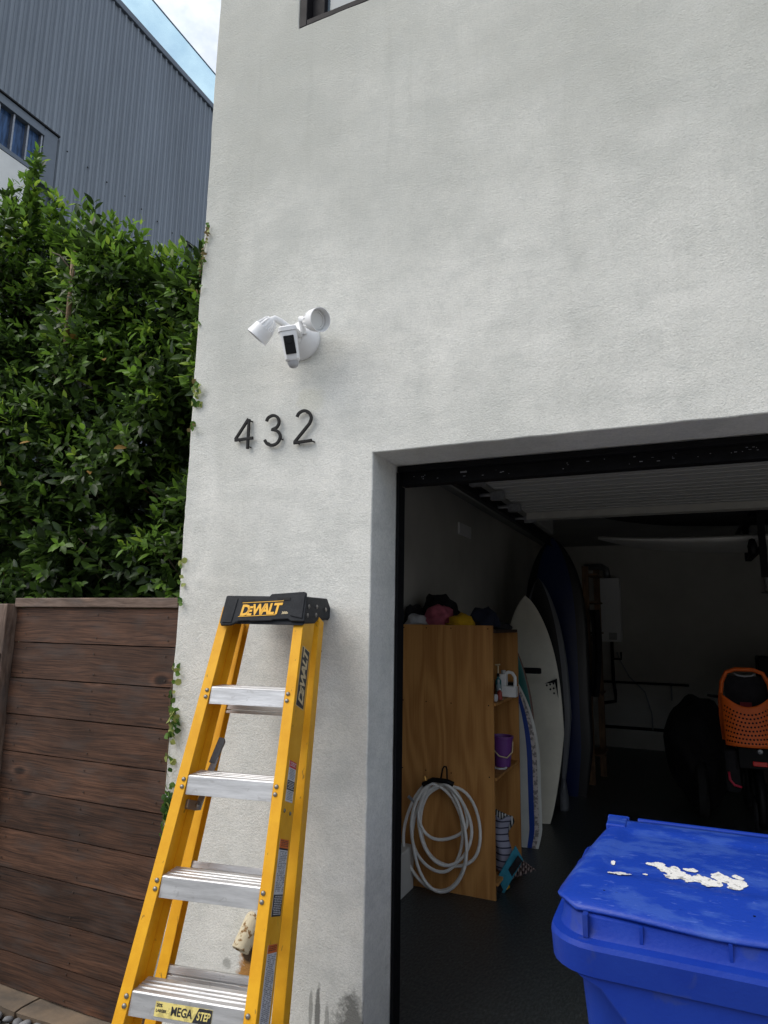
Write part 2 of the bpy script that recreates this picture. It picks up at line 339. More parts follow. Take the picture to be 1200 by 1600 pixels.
def ply_mat():
    """rotary cut plywood: contour lines of a stretched noise, grain along object X"""
    m = bpy.data.materials.new('plywood_face'); m.use_nodes = True; t = m.node_tree; p = t.nodes['Principled BSDF']; p.inputs['Roughness'].default_value = .6; p.inputs['Specular IOR Level'].default_value = .3
    tc = N(t, 'ShaderNodeTexCoord')
    def ns(st, sc_, de):
        mp = N(t, 'ShaderNodeMapping'); mp.inputs['Scale'].default_value = st; t.links.new(tc.outputs['Object'], mp.inputs[0])
        n = N(t, 'ShaderNodeTexNoise'); n.inputs['Scale'].default_value = sc_; n.inputs['Detail'].default_value = de; n.inputs['Roughness'].default_value = .5; t.links.new(mp.outputs[0], n.inputs['Vector']); return n.outputs['Fac']
    f = ns((.42, 2.6, 2.6), 1.7, 1.5); w_ = math_node(t, 'SINE', math_node(t, 'ADD', math_node(t, 'MULTIPLY', f, 52), math_node(t, 'MULTIPLY', ns((1, 12, 12), 5, 5), 2.2)))
    v = math_node(t, 'ADD', math_node(t, 'MULTIPLY', w_, .17), math_node(t, 'MULTIPLY', ns((.6, 22, 22), 5, 6), .55))
    rp = N(t, 'ShaderNodeValToRGB'); e = rp.color_ramp.elements; e[0].position = -.0; e[1].position = .62; e[0].color = (.36, .155, .042, 1); e[1].color = (.58, .295, .092, 1); t.links.new(v, rp.inputs[0])
    t.links.new(rp.outputs[0], p.inputs['Base Color']); return m
M_ply = ply_mat()
M_plyd = pm('dark_stained_edge', (.05, .03, .02), .6, var=.3, vs=20)
M_yel = pm('yellow_fibreglass', (.82, .42, .016), .5, vs=14, bump=.12, bs=260, col2=(.74, .35, .010), spec=.3, scr=(55, (1, 1, .35), (.16, .10, .03), .70, .6))
M_yel2 = M_yel
M_alu = pm('brushed_aluminium', (.70, .70, .70), .40, metal=.6, var=.35, vs=9, stretch=(.6, 5, 5), bump=.1, bs=80, scr=(30, (1, 2, 1), (.30, .29, .27), .64, .3))
M_cap = pm('charcoal_plastic', (.020, .022, .026), .6, spec=.2, var=.2, vs=30, bump=.3, bs=220)
M_dark = pm('near_black_plastic', (.005, .005, .006), .5, spec=.2, var=.2, vs=20)
M_rivet = pm('rivet_metal', (.32, .30, .27), .4, metal=.8, var=.3, vs=80)
M_galv = pm('galvanised_steel', (.33, .34, .36), .42, metal=.7, var=.3, vs=30)
M_lety = pm('label_yellow', (.85, .44, .02), .5)
M_cream = pm('label_cream', (.72, .58, .34), .5, var=.2, vs=60)
M_lw = pm('label_white', (.68, .68, .70), .5, var=.12, vs=60)
M_lr = pm('label_red', (.55, .03, .04), .5)
M_lo = pm('label_orange', (.62, .13, .015), .5)
M_lb = pm('label_black', (.02, .02, .025), .5)
M_lgrey = pm('label_print_grey', (.20, .20, .22), .6)
M_sticky = pm('label_pale_yellow', (.80, .66, .22), .5, var=.3, vs=50, contrast=(.45, .5))
M_white = pm('white_plastic', (.86, .86, .86), .38, var=.05, vs=10)
M_lens = pm('frosted_lens', (.70, .70, .68), .3)
M_greyp = pm('grey_plastic', (.42, .42, .43), .4)
M_num = pm('black_number_metal', (.006, .006, .006), .6, spec=.25, bump=.2, bs=150)
M_floor = pm('dark_epoxy_floor', (.055, .065, .066), .40, vs=80, bump=1.0, bs=75, detail=9, stretch=(1, .45, 1), col2=(.030, .035, .036), contrast=(.44, .62))
M_conc = pm('concrete', (.30, .285, .26), .9, var=.25, vs=3, bump=.5, bs=60, detail=8)
M_asph = pm('asphalt', (.055, .055, .055), .9, var=.3, vs=30, bump=.6, bs=120)
M_flag = pm('sandstone_flag', (.20, .145, .095), .9, var=.45, vs=5, bump=1, bs=16, detail=8, col2=(.085, .07, .055))
M_peb = pm('river_pebble', (.22, .22, .225), .7, var=.25, vs=18, rand=.35, bump=.2, bs=60)
M_soil = pm('dark_soil', (.035, .028, .02), .95, var=.4, vs=20, bump=1, bs=30)
M_blue = pm('blue_bin_plastic', (.006, .030, .28), .45, vs=6, bump=.18, bs=110, col2=(.010, .042, .31), detail=8, contrast=(.3, .7), spec=.2, scr=(9, (1, 1, .8), (.035, .055, .20), .61, .4))
M_bluei = pm('blue_bin_scuffed', (.009, .044, .34), .42, vs=7, stretch=(1, 2.0, 1), bump=.25, bs=90, col2=(.030, .080, .38), detail=10, contrast=(.40, .50), spec=.35, scr=(46, (.6, 2.2, 1), (.10, .16, .50), .655, .45))
M_resid = pm('torn_paper_residue', (.70, .69, .66), .85, var=.6, vs=60, bump=.6, bs=120, detail=8, contrast=(.36, .46))
M_bark = pm('bark', (.11, .082, .055), .9, var=.4, vs=25, bump=.8, bs=50)
M_stake = pm('pale_branch_wood', (.30, .20, .12), .85, var=.4, vs=25, bump=.5, bs=50)
M_pane = pm('pane_reflection_blue', (.06, .12, .26), .12, var=.75, vs=5, spec=.6, stretch=(1, 5, .6))  # blue streaks paint a curtain-like reflection into the glass colour
M_pane2 = pm('window_glass_pale', (.16, .20, .23), .12, spec=.45)
M_hose = pm('white_hose', (.78, .76, .72), .45, var=.15, vs=12)
M_brass = pm('brass', (.55, .30, .08), .35, metal=.8)
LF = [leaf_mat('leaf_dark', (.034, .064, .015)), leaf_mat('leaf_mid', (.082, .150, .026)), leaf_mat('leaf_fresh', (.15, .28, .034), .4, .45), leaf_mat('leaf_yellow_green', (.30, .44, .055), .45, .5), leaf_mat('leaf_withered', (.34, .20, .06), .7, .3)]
VF = [leaf_mat('vine_green', (.10, .19, .03), .5), leaf_mat('vine_pale', (.30, .34, .10), .55), leaf_mat('vine_brown', (.17, .13, .05), .7), leaf_mat('vine_dark', (.04, .10, .02), .5)]

# ------------------------------------------------------------------ ground
tag(MB().box(-400, 400, -400, 400, -.5, -.12).build('ground', M_asph), kind='structure')
tag(MB().box(-2.05, 9, -6.5, 2.45, -.119, 0).build('driveway', M_conc, bevel=.01), kind='structure')
tag(MB().box(-14, -2.06, -6.5, 2.355, -.119, -.095).build('planting_bed', M_soil), kind='structure')
tag(MB().box(-14, -2.165, 2.62, 7.9, -.119, -.05).build('hedge_bed', M_soil), kind='structure')
tag(MB().box(-1.9, 5.2, 2.451, 10.45, -.119, .0).build('garage_floor', M_floor), kind='structure')
# flagstones under the fence
fl = empty('flagstone_ledge', 'rough tan sandstone ledge under the foot of the brown wooden fence', 'stone ledge', (-2.9, 2.4, -.1))
def slab(x0, x1, y0, y1, z0, z1):
    mb = MB(); nx, ny = 16, 8
    def top(u, v):
        x = x0+(x1-x0)*u; y = y0+(y1-y0)*v
        e = noise.noise(Vector((x*9, y*9, 1)))
        if v == 0: y += .02*noise.noise(Vector((x*7, 3, 0)))
        if u in (0, 1): x += .008*noise.noise(Vector((y*9, 5, x)))
        return (x, y, z1+.010*e+.004*noise.noise(Vector((x*30, y*30, 4))))
    mb.grid(top, nx, ny)
    mb.grid(lambda u, v: (lambda p: (p[0], p[1]+(.006 if v < 1 else 0), z0+(p[2]-z0)*v))(top(u, 0)), nx, 3)
    mb.grid(lambda u, v: (lambda p: (p[0], p[1], z0+(p[2]-z0)*v))(top(1, u)), ny, 3)
    mb.grid(lambda u, v: (lambda p: (p[0], p[1], z0+(p[2]-z0)*v))(top(0, u)), ny, 3)
    return mb
for a, b, h in ((-4.4, -3.62, .004), (-3.61, -2.86, 0), (-2.85, -2.07, -.003)):
    mb = slab(a, b, 2.36, 2.6, -.118, -.048+h); mb.v = [(x+2.9, y-2.4, z+.1) for x, y, z in mb.v]
    mb.build('flagstone', M_flag, fl, smooth=True, auto=50)
# pebbles: one thing each
pm_ = []
for k in range(4):
    bm = bmesh.new(); bmesh.ops.create_icosphere(bm, subdivisions=2, radius=1)
    for v in bm.verts:
        n = 1+.16*noise.noise(v.co*1.3+Vector((k*5, 0, 0))); v.co = Vector((v.co.x*n, v.co.y*n*.75, v.co.z*n*.5))
    me = bpy.data.meshes.new('pebble'); bm.to_mesh(me); bm.free(); me.materials.append(M_peb)
    me.polygons.foreach_set('use_smooth', [True]*len(me.polygons)); pm_.append(me)
cnt = 0; rp = random.Random(3)
for j in range(4):
    for i in range(9):
        x = -3.22+i*.066+rp.uniform(-.016, .016); y = 2.335-j*.05+rp.uniform(-.01, .01); s = rp.uniform(.022, .036)
        o = bpy.data.objects.new('pebble', pm_[rp.randrange(4)]); COL.objects.link(o)
        o.location = (x, y, -.082+s*.3); o.scale = (s, s, s); o.rotation_euler = (rp.uniform(-.3, .3), rp.uniform(-.3, .3), rp.uniform(0, 6))
        tag(o, 'smooth grey river pebble lying among others beside the sandstone ledge', 'pebble', 'river pebbles by the stone ledge')

# ------------------------------------------------------------------ garage building
gb = empty('garage_building', 'pale rough stucco house wall with an open garage doorway', 'building', (0, 2.45, 0))
def wl(mb):  # world to local of building
    mb.v = [(x, y-2.45, z) for x, y, z in mb.v]; return mb
# front wall with two openings, subdivided and slightly uneven
xs = [-2.155, -1.62, -1.155, .9, 3.75, 5.6]; zs = [-.11, 0, 2.432, 4.71, 5.95, 6.9]
def sub(a, step):
    o = []
    for p, q in zip(a[:-1], a[1:]):
        n = max(1, round((q-p)/step)); o += [p+(q-p)*i/n for i in range(n)]
    return o+[a[-1]]
gx = sub(xs, .045); gz = sub(zs, .045)
def hole(x, z): return (-1.155 < x < 3.75 and z < 2.432) or (-1.62 < x < .9 and 4.71 < z < 5.95)
mb = MB(); idx = {}
def off(x, z):
    d = .0035*noise.noise(Vector((x*1.7, z*1.7, 0)))+.0022*noise.noise(Vector((x*7, z*7, 3)))+.0012*noise.noise(Vector((x*22, z*22, 5)))
    return d
def vt(i, k, back):
    key = (i, k, back)
    if key not in idx:
        x, z = gx[i], gz[k]; dx = 0
        if abs(x+2.155) < 1e-6 and z > 0: dx = -.006+.0045*z+.004*noise.noise(Vector((0, z*5, 7)))+.003*noise.noise(Vector((0, z*18, 9)))
        if abs(x+1.155) < 1e-6 and z < 2.44: dx = .0025*noise.noise(Vector((0, z*9, 11)))
        dz = 0
        if abs(z-2.432) < 1e-6 and x > -1.16: dz = .003*noise.noise(Vector((x*9, 0, 13)))
        idx[key] = len(mb.v); mb.v.append((x+dx, 2.72 if back else 2.45+off(x, z), z+dz))
    return idx[key]
for i in range(len(gx)-1):
    for k in range(len(gz)-1):
        cx, cz = (gx[i]+gx[i+1])/2, (gz[k]+gz[k+1])/2
        if hole(cx, cz): continue
        for b in (0, 1):
            mb.f.append([vt(i, k, b), vt(i+1, k, b), vt(i+1, k+1, b), vt(i, k+1, b)]); mb.m.append(b)
        for (di, dk, e) in ((-1, 0, ((i, k), (i, k+1))), (1, 0, ((i+1, k), (i+1, k+1))), (0, -1, ((i, k), (i+1, k))), (0, 1, ((i, k+1), (i+1, k+1)))):
            ni, nk = i+di, k+dk
            out = ni < 0 or nk < 0 or ni >= len(gx)-1 or nk >= len(gz)-1
            if not out: out = hole((gx[ni]+gx[ni+1])/2, (gz[nk]+gz[nk+1])/2)
            if out:
                a, c = e; mb.f.append([vt(*a, 0), vt(*c, 0), vt(*c, 1), vt(*a, 1)]); mb.m.append(0)
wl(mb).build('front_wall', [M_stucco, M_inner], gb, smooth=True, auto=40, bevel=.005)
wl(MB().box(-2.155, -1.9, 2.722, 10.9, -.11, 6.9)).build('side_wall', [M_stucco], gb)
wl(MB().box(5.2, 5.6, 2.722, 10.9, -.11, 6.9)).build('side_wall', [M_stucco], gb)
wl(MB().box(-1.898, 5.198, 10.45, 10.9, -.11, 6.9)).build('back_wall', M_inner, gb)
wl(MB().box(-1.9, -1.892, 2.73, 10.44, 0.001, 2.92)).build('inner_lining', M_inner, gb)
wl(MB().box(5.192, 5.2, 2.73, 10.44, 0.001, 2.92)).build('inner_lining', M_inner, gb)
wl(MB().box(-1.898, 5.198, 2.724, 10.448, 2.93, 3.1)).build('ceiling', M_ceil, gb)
wl(MB().box(-2.2, 5.65, 2.4, 10.95, 6.902, 7.0)).build('roof', M_steelt, gb)
wl(MB().box(-1.89, -1.70, 2.74, 4.36, .001, .27)).build('concrete_curb', M_inner, gb, bevel=.008)
wl(MB().box(-1.10, 3.0, 10.43, 10.449, .26, .30)).build('skirting', M_black, gb)
wl(MB().box(-1.89, -1.868, 5.92, 6.32, 2.56, 2.68)).build('wall_box', M_white, gb, bevel=.01)
# black head beam and jamb strip
mb = MB().box(-1.150, 3.745, 2.74, 2.80, 2.345, 2.4305).box(-1.150, 3.745, 2.70, 2.7395, 2.40, 2.4285); wl(mb).build('door_header', M_black, gb, bevel=.006)
rs = random.Random(5); mb = MB()
for k in range(120):
    x = -1.1+rs.random()*4.7; z = 2.362+rs.random()*.03; a = rs.uniform(.002, .012)
    mb.box(x, x+a, 2.7385, 2.7395, z, z+rs.uniform(.001, .003))
mb.box(-.86, -.83, 2.7385, 2.7395, 2.383, 2.390)
o = wl(mb).build('paint_scuff', M_lgrey, gb); o['kind'] = 'stuff'
mb = MB().box(-1.1525, -1.138, 2.70, 2.738, .002, 2.3995).box(-1.1525, -1.145, 2.7385, 2.79, .002, 2.344); wl(mb).build('door_jamb_strip', M_black, gb, bevel=.004)
# window
wf = wl(MB().box(-1.618, -1.575, 2.452, 2.56, 4.712, 5.948).box(.858, .898, 2.452, 2.56, 4.712, 5.948).box(-1.5745, .8575, 2.452, 2.56, 4.712, 4.745).box(-1.5745, .8575, 2.452, 2.56, 5.91, 5.948)
        .box(-1.5745, -1.50, 2.50, 2.56, 4.7455, 5.9095).box(-1.4995, .857, 2.50, 2.56, 4.7455, 4.80)
        .box(-.38, -.33, 2.49, 2.56, 4.801, 5.9095)).build('window', M_frame, gb, bevel=.004)
wl(MB().box(-1.4995, -.381, 2.53, 2.54, 4.801, 5.909)).build('pane', M_pane2, wf)
wl(MB().box(-.329, .857, 2.53, 2.54, 4.801, 5.909)).build('pane', M_pane2, wf)
# overhead sectional door, open under the ceiling
gd = wl(MB().box(-.98, 3.65, 4.70, 4.80, 2.475, 2.56)).build('garage_door', pm('door_rail', (.36, .35, .32), .6, var=.15, vs=8), gb, bevel=.004)
M_doorp = pm('door_panel_paint', (.36, .36, .35), .5)
for k in range(4):
    y0 = 2.95+k*.44; mb = MB(); mb.box(-.98, 3.65, y0, y0+.434, 2.52, 2.56)
    for j in range(4):
        yy = y0+.03+j*.10; mb.box(-.97, 3.64, yy, yy+.045, 2.513, 2.5195)
    wl(mb).build('door_section', M_doorp, gd, bevel=.002)
for y in (3.36, 3.80, 4.24, 4.74):
    wl(MB().box(-1.0, -.92, y-.02, y+.03, 2.455, 2.505).tube([(-1.09, y, 2.49), (-.93, y, 2.49)], .012, 8).lathe([(.002, 0), (.024, 0), (.024, .02), (.002, .02)], 12, (-1.09, y, 2.49), (1, 0, 0))).build('roller_bracket', M_galv, gd)
mb = MB(); mb.box(-1.075, -1.07, 2.9, 6.2, 2.45, 2.53).box(-1.0695, -1.045, 2.9, 6.2, 2.45, 2.454).box(-1.0695, -1.045, 2.9, 6.2, 2.526, 2.53); wl(mb).build('door_track', M_blackm, gb)
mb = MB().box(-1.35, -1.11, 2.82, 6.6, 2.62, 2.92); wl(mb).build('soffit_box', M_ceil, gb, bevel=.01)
wl(MB().box(.55, .60, 5.0, 8.6, 2.60, 2.66)).build('opener_rail', M_blackm, gb)

# ------------------------------------------------------------------ fence
fc = empty('wooden_fence', 'dark brown stained fence of wide horizontal boards against the stucco corner', 'fence', (-2.7, 2.48, 0))
rf = random.Random(11)
zt = 1.772
for k in range(10):
    h = .1800 if k < 9 else .155
    z1 = zt-k*.1855; z0 = z1-h+.0
    if k == 9: z0 = -.045
    mb = MB(); d = rf.uniform(-.003, .003)
    n = 30
    L, Rr = -3.285, -2.168
    def fr(u, v, z0=z0, z1=z1, d=d, k=k):
        x = L+(Rr-L)*u; z = z0+(z1-z0)*v
        e = .0016*noise.noise(Vector((x*6, k*3.1, v)))
        return (x, 2.48+d+.0025*noise.noise(Vector((x*3, z*9, k))), z+(e if v in (0, 1) else 0))
    mb.grid(fr, n, 3)
    mb.grid(lambda u, v: (lambda p: (p[0], p[1]+.02*v, p[2]))(fr(u, 0)), n, 1)
    mb.grid(lambda u, v: (lambda p: (p[0], p[1]+.02*v, p[2]))(fr(u, 1)), n, 1)
    zc = (z0+z1)/2
    mb.v = [(x+2.7, y-2.48, z-zc) for x, y, z in mb.v]
    o = mb.build('board', M_fence, fc, loc=(0, 0, zc))
    if k == 9: o['label'] = 'greyed lowest board by the ground'
    if k == 0: fscr = MB().lathe([(.001, 0), (.0045, 0), (.004, .0012), (.001, .0014)], 8, (0, 0, 0), (0, -1, 0)).mesh('screw', M_plyd)
    for sx_ in (-.50, .012, .47):
        for sz_ in (-.055, .055): inst('screw', fscr, fc, (sx_+rf.uniform(-.01, .01), d-.0035, zc+sz_+rf.uniform(-.008, .008)))
def postbox(x0, x1, y0, y1, z0, z1, name, mat, **kw):
    return MB().box(x0+2.7, x1+2.7, y0-2.48, y1-2.48, z0, z1).build(name, mat, fc, bevel=.004, **kw)
postbox(-3.288, -2.166, 2.462, 2.53, 1.774, 1.822, 'top_rail', M_grey)
o = MB().box(-.93, .93, -.045, .045, -.045, .045).build('post', M_grey, fc, loc=(-3.335+2.7, -.015, .86), rot=(0, R(90), 0), bevel=.005)
postbox(-3.28, -2.17, 2.505, 2.53, -.04, 1.77, 'dark_gap_backing', M_black)  # black sheet added behind the boards, its colour gives the gaps their shade
# next panel beyond the post with its latch
for k in range(10):
    z1 = 1.772-k*.1855; MB().box(-.5, .5, 0, .02, -.09, .09).build('board', M_fence, fc, loc=(-3.9+2.7, 0, z1-.092))
lt = MB().box(-3.405+2.7, -3.385+2.7, -.075, -.061, 1.40, 1.60).box(-3.383+2.7, -3.30+2.7, -.07, -.062, 1.47, 1.53); lt.tube([(-.63, -.075, 1.53), (-.618, -.095, 1.515), (-.618, -.1, 1.45), (-.63, -.08, 1.43)], .005, 6)
lt.build('latch', M_blackm, fc)

# ------------------------------------------------------------------ steel clad building behind
sb = empty('steel_clad_building', 'tall building clad in slate grey corrugated steel behind the hedge', 'building', (-8, 6, 0))
SL = lambda mb: (setattr(mb, 'v', [(x+8, y-6, z) for x, y, z in mb.v]), mb)[1]
mb = MB(); prof = [(0, 0), (.008, 0), (.026, .030), (.052, .030), (.070, 0), (.094, 0), (.098, .006), (.104, .006), (.108, 0)]
pitch_ = .1365; y = 3.0; ring = []
while y < 15:
    for a, b in prof: ring.append((y+a, b))
    y += pitch_
n = len(ring)
vs = [(-8+b, a, -.1) for a, b in ring]+[(-8+b, a, 11.8) for a, b in ring]
# leave openings: window 1 and window 2
def clad(y0, y1, z0, z1):
    ii = [i for i, (a, b) in enumerate(ring) if y0 <= a <= y1]; rr = ring[ii[0]:min(len(ring), ii[-1]+2)]; k = len(rr)
    m = MB(); m.add([(-8+b, a, z0) for a, b in rr]+[(-8+b, a, z1) for a, b in rr], [(i, i+1, k+i+1, k+i) for i in range(k-1)]); return m
allm = MB()
for c in ((3, 5.86, 8.66, 11.75), (5.86, 8.62, -.1, 11.75), (8.62, 10.2, 8.64, 11.75), (10.2, 15, -.1, 11.75), (8.62, 10.2, -.1, 7.6)):
    q = clad(*c); allm.add(q.v, q.f)
SL(allm).build('corrugated_cladding', M_steel, sb, recalc=False)
SL(MB().box(-20, -8.06, 3, 15, -.1, 11.74)).build('inner_wall', M_steelt, sb)
SL(MB().box(-20, -7.94, 3, 15, 11.755, 11.87)).build('roof_trim', M_steelt, sb, bevel=.01)
SL(MB().box(-8.055, -7.95, 3, 5.48, -.1, 7.88)).build('white_wall', M_whitew, sb, bevel=.01)
# ribbon window with mullions
wn = SL(MB().box(-8.055, -7.95, 3, 5.62, 8.60, 8.66).box(-8.055, -7.95, 5.625, 5.84, 7.80, 8.66).box(-8.055, -7.945, 3, 5.62, 7.885, 7.95).box(-8.05, -7.935, 3, 5.62, 8.52, 8.598)).build('window', M_steelt, sb, bevel=.005)
SL(MB().box(-8.02, -7.925, 3, 5.86, 8.662, 8.685)).build('drip_flashing', M_blackm, sb)
for k in range(12):
    yy = 5.60-k*.215
    SL(MB().box(-8.02, -7.96, yy-.012, yy+.012, 7.951, 8.519)).build('mullion', M_galv, wn)
    SL(MB().box(-8.035, -8.02, yy-.203, yy-.013, 7.951, 8.519)).build('pane', M_pane, wn)
w2 = SL(MB().box(-8.05, -7.95, 8.64, 8.68, 7.62, 8.60).box(-8.05, -7.95, 8.64, 10.18, 8.60, 8.635).box(-8.05, -7.95, 8.681, 10.18, 7.61, 7.65)).build('window', M_blackm, sb)
SL(MB().box(-8.04, -8.02, 8.681, 10.18, 7.651, 8.599)).build('pane', M_pane2, w2)
sm = MB().lathe([(.001, 0), (.014, 0), (.012, .008), (.001, .01)], 8, (0, 0, 0), (1, 0, 0)).mesh('screw', M_blackm)
for k in range(14): inst('screw', sm, sb, (.024, .03+k*.374, 8.575))
# roof terrace glass screen
gs = SL(MB().box(-8.25, -8.235, 5.2, 14.8, 11.875, 12.93)).build('glass_screen', glass_mat('blue_tinted_glass', (.80, .925, .97), .2), sb)
SL(MB().box(-8.255, -8.23, 5.2, 14.8, 12.932, 12.945)).build('screen_rail', M_galv, sb)

# ------------------------------------------------------------------ hedge
hg = empty('ficus_hedge', 'tall dense green hedge of glossy pointed leaves behind the wooden fence', 'hedge', (-4, 3.2, -.05))
def leaf_mesh(L, W, mat, fold=.25, curl=.12):
    m = MB(); pts = [(0, 0), (.22, .75), (.5, 1), (.8, .55), (1, 0)]
    c = [(p*L, 0, -curl*L*p*p) for p, q in pts]
    l = [(p*L, q*W/2, fold*q*W/2-curl*L*p*p) for p, q in pts[1:4]]; r = [(p*L, -q*W/2, fold*q*W/2-curl*L*p*p) for p, q in pts[1:4]]
    m.add(c+l+r, [(0, 1, 5), (1, 2, 6, 5), (2, 3, 7, 6), (3, 4, 7), (0, 8, 1), (1, 8, 9, 2), (2, 9, 10, 3), (3, 10, 4)])
    return m
LV, LFc = leaf_mesh(.092, .040, None).v, leaf_mesh(.092, .040, None).f
LV = [Vector(v) for v in LV]
leafme = [leaf_mesh(.092, .040, None).mesh('leaf', m_, recalc=False) for m_ in LF]
for me in leafme: me.polygons.foreach_set('use_smooth', [True]*len(me.polygons))
rh = random.Random(21)
def top_h(x):
    # silhouette of the hedge top along x (metres)
    P = [(-7.5, 5.2), (-4.9, 4.75), (-4.35, 4.62), (-4.0, 4.42), (-3.6, 4.22), (-3.3, 4.05), (-2.9, 3.80), (-2.2, 3.68)]
    for (a, b), (c, d) in zip(P[:-1], P[1:]):
        if x <= c: return b+(d-b)*max(0, (x-a))/(c-a)
    return P[-1][1]
def front_y(x, z):
    return 3.10+.42*noise.noise(Vector((x*.9, z*.9, 2)))+.36*noise.noise(Vector((x*2.1, z*2.1, 8)))-.16*max(0, min(1, (z-2)/2))-.12*max(0, min(1, (-3.4-x)/1.2))
camp = Vector((0, 0, 1.72)); bulk = MB(); single = []; nleaf = 0
def shoot(p, d, n, fresh_lit, size):
    d = d.normalized(); ln = .045+.013*n
    a = d.cross(Vector((rh.uniform(-1, 1), rh.uniform(-1, 1), rh.uniform(-1, 1)))).normalized(); b = d.cross(a)
    for i in range(n):
        t = i/(n-1); ang = i*2.4+rh.uniform(-.4, .4)
        side = a*math.cos(ang)+b*math.sin(ang)
        o = p+d*ln*t
        dr = (d*(.35+.75*t)+side*(1.05-.55*t)+Vector((0, 0, -.12))).normalized()
        nr = (d*.8+Vector((0, -.25, .55))-side*.2); nr = (nr-dr*nr.dot(dr)).normalized(); yv = nr.cross(dr)
        s = size*rh.uniform(.5, 1.22)*(1-.25*t*(fresh_lit > .5))
        r = rh.random()
        if fresh_lit > .8: mi = 3 if (t > .45 and r < .55) else 2
        elif fresh_lit > .5: mi = 2 if t > .5 and r < .75 else 1
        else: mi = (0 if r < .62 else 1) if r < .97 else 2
        if rh.random() < .0015: mi = 4
        M = Matrix((( dr.x, yv.x, nr.x, o.x), (dr.y, yv.y, nr.y, o.y), (dr.z, yv.z, nr.z, o.z), (0, 0, 0, 1)))@Matrix.Diagonal((s, s, s, 1))
        yield M, mi
leaves = []
NS = 7600
for k in range(NS):
    x = rh.uniform(-6.6, -2.28); H = top_h(x)+.10*noise.noise(Vector((x*4, 1, 1)))
    tops = rh.random() < .16
    if tops:
        z = H+rh.uniform(-.12, .06); y = rh.uniform(2.9, 4.3)
        y = max(y, front_y(x, z)-.02)
        d = Vector((rh.uniform(-.4, .4), rh.uniform(-.7, .2), 1)); depth = 0
    else:
        z = rh.uniform(1.35, H)
        if rh.random() > .55+.45*max(0, min(1, (z-2.4)/1.4))+.3*max(0, min(1, (-3.6-x)/1)): continue
        depth = rh.expovariate(1/.22); y = front_y(x, z)+min(depth, 1.3)
        d = Vector((rh.uniform(-.8, .8), rh.uniform(-1.1, -.1), rh.uniform(-.3, 1.0)))
    lit = noise.noise(Vector((x*1.6, z*1.6, 5)))*.6+(z-2.7)*.26  # brighter young leaves higher up also paint the lit top into leaf colour
    fresh_lit = rh.random()*.82+lit*.6 if depth < .15 else rh.random()*.4
    n = rh.randint(7, 11)
    for M, mi in shoot(Vector((x, y, z)), d, n, fresh_lit, 1.0): leaves.append((M, mi))
for k in range(3600):      # inner mass
    x = rh.uniform(-6.6, -2.28); H = top_h(x)-.22; z = rh.uniform(1.2, H); y = front_y(x, z)+rh.uniform(.35, .95)
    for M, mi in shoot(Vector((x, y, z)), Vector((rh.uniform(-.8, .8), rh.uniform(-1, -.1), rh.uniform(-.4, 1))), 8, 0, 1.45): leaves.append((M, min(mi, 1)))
# taller leading shoots that break the outline
for (x, z, hh) in ((-4.33, 4.72, .55), (-4.34, 4.6, .5), (-4.36, 4.5, .45), (-4.6, 4.75, .22), (-4.05, 4.5, .22), (-3.72, 4.25, .38), (-3.5, 4.2, .2), (-3.3, 4.12, .22), (-3.02, 3.85, .2), (-2.86, 3.8, .2), (-2.7, 3.78, .2), (-4.85, 4.75, .2)):
    for j in range(3):
        bx = x+rh.uniform(-.05, .05); by = 3.05+rh.uniform(-.06, .06)
        for q in range(5):
            t = q/4
            for M, mi in shoot(Vector((bx+.05*t*rh.uniform(-1, 1), by, z+hh*t*rh.uniform(.7, 1))), Vector((rh.uniform(-.5, .5), rh.uniform(-.5, .2), 1)), 7, .45+.5*rh.random(), .95): leaves.append((M, mi))
def inview(p):
    v = p-camp; c = v.dot(fw)
    if c < .1: return None
    sx = v.dot(r2)/c*1025+600; sy = 800-v.dot(u2)/c*1025
    return (sx, sy) if 0 < sx < 318 and 225 < sy < 925 else None
sc_l = []
for i, (M, mi) in enumerate(leaves):
    p = M.translation
    if inview(p): sc_l.append(((p-camp).length-(.25 if mi >= 2 else 0)+p.y*.8, i))
sc_l.sort(); pick = set(i for _, i in sc_l[:290])
hinv = Matrix.Translation((4, -3.2, .05))
hm = [MB() for _ in range(1)][0]
for i, (M, mi) in enumerate(leaves):
    if i in pick:
        o = bpy.data.objects.new('leaf', leafme[mi]); COL.objects.link(o); o.parent = hg; o.matrix_local = hinv@M
    else:
        MM = hinv@M; b = len(hm.v)
        hm.v += [tuple(MM@v) for v in LV]
        for f in LFc: hm.f.append([b+q for q in f]); hm.m.append(mi)
o = hm.build('foliage', LF, hg, recalc=False); o['kind'] = 'stuff'
o.data.polygons.foreach_set('use_smooth', [True]*len(o.data.polygons))
# trunks and branches
for k in range(11):
    x = -6.6+k*.42+rh.uniform(-.1, .1); y = 3.6+rh.uniform(-.15, .25); H = top_h(x)-.4
    path = [(x+4+.06*noise.noise(Vector((k, i*.5, 0)))*i, y-3.2+.05*noise.noise(Vector((k, i*.5, 4)))*i, i/9*H) for i in range(10)]
    MB().tube(path, [.04-.0032*i for i in range(10)], 8).build('trunk', M_bark, hg, smooth=True)
mb = MB()
for k in range(260):
    x = rh.uniform(-6.4, -2.4); z = rh.uniform(1.3, top_h(x)-.25); y1 = front_y(x, z)+rh.uniform(0, .2); p = Vector((x+4+rh.uniform(-.3, .3), .45, z-.35)); q = Vector((x+4, y1-3.2, z))
    md_ = (p+q)/2+Vector((rh.uniform(-.06, .06), 0, -.05)); mb.tube([p, md_, q], [.011, .007, .003], 5)
o = mb.build('twig', M_bark, hg, smooth=True); o['kind'] = 'stuff'
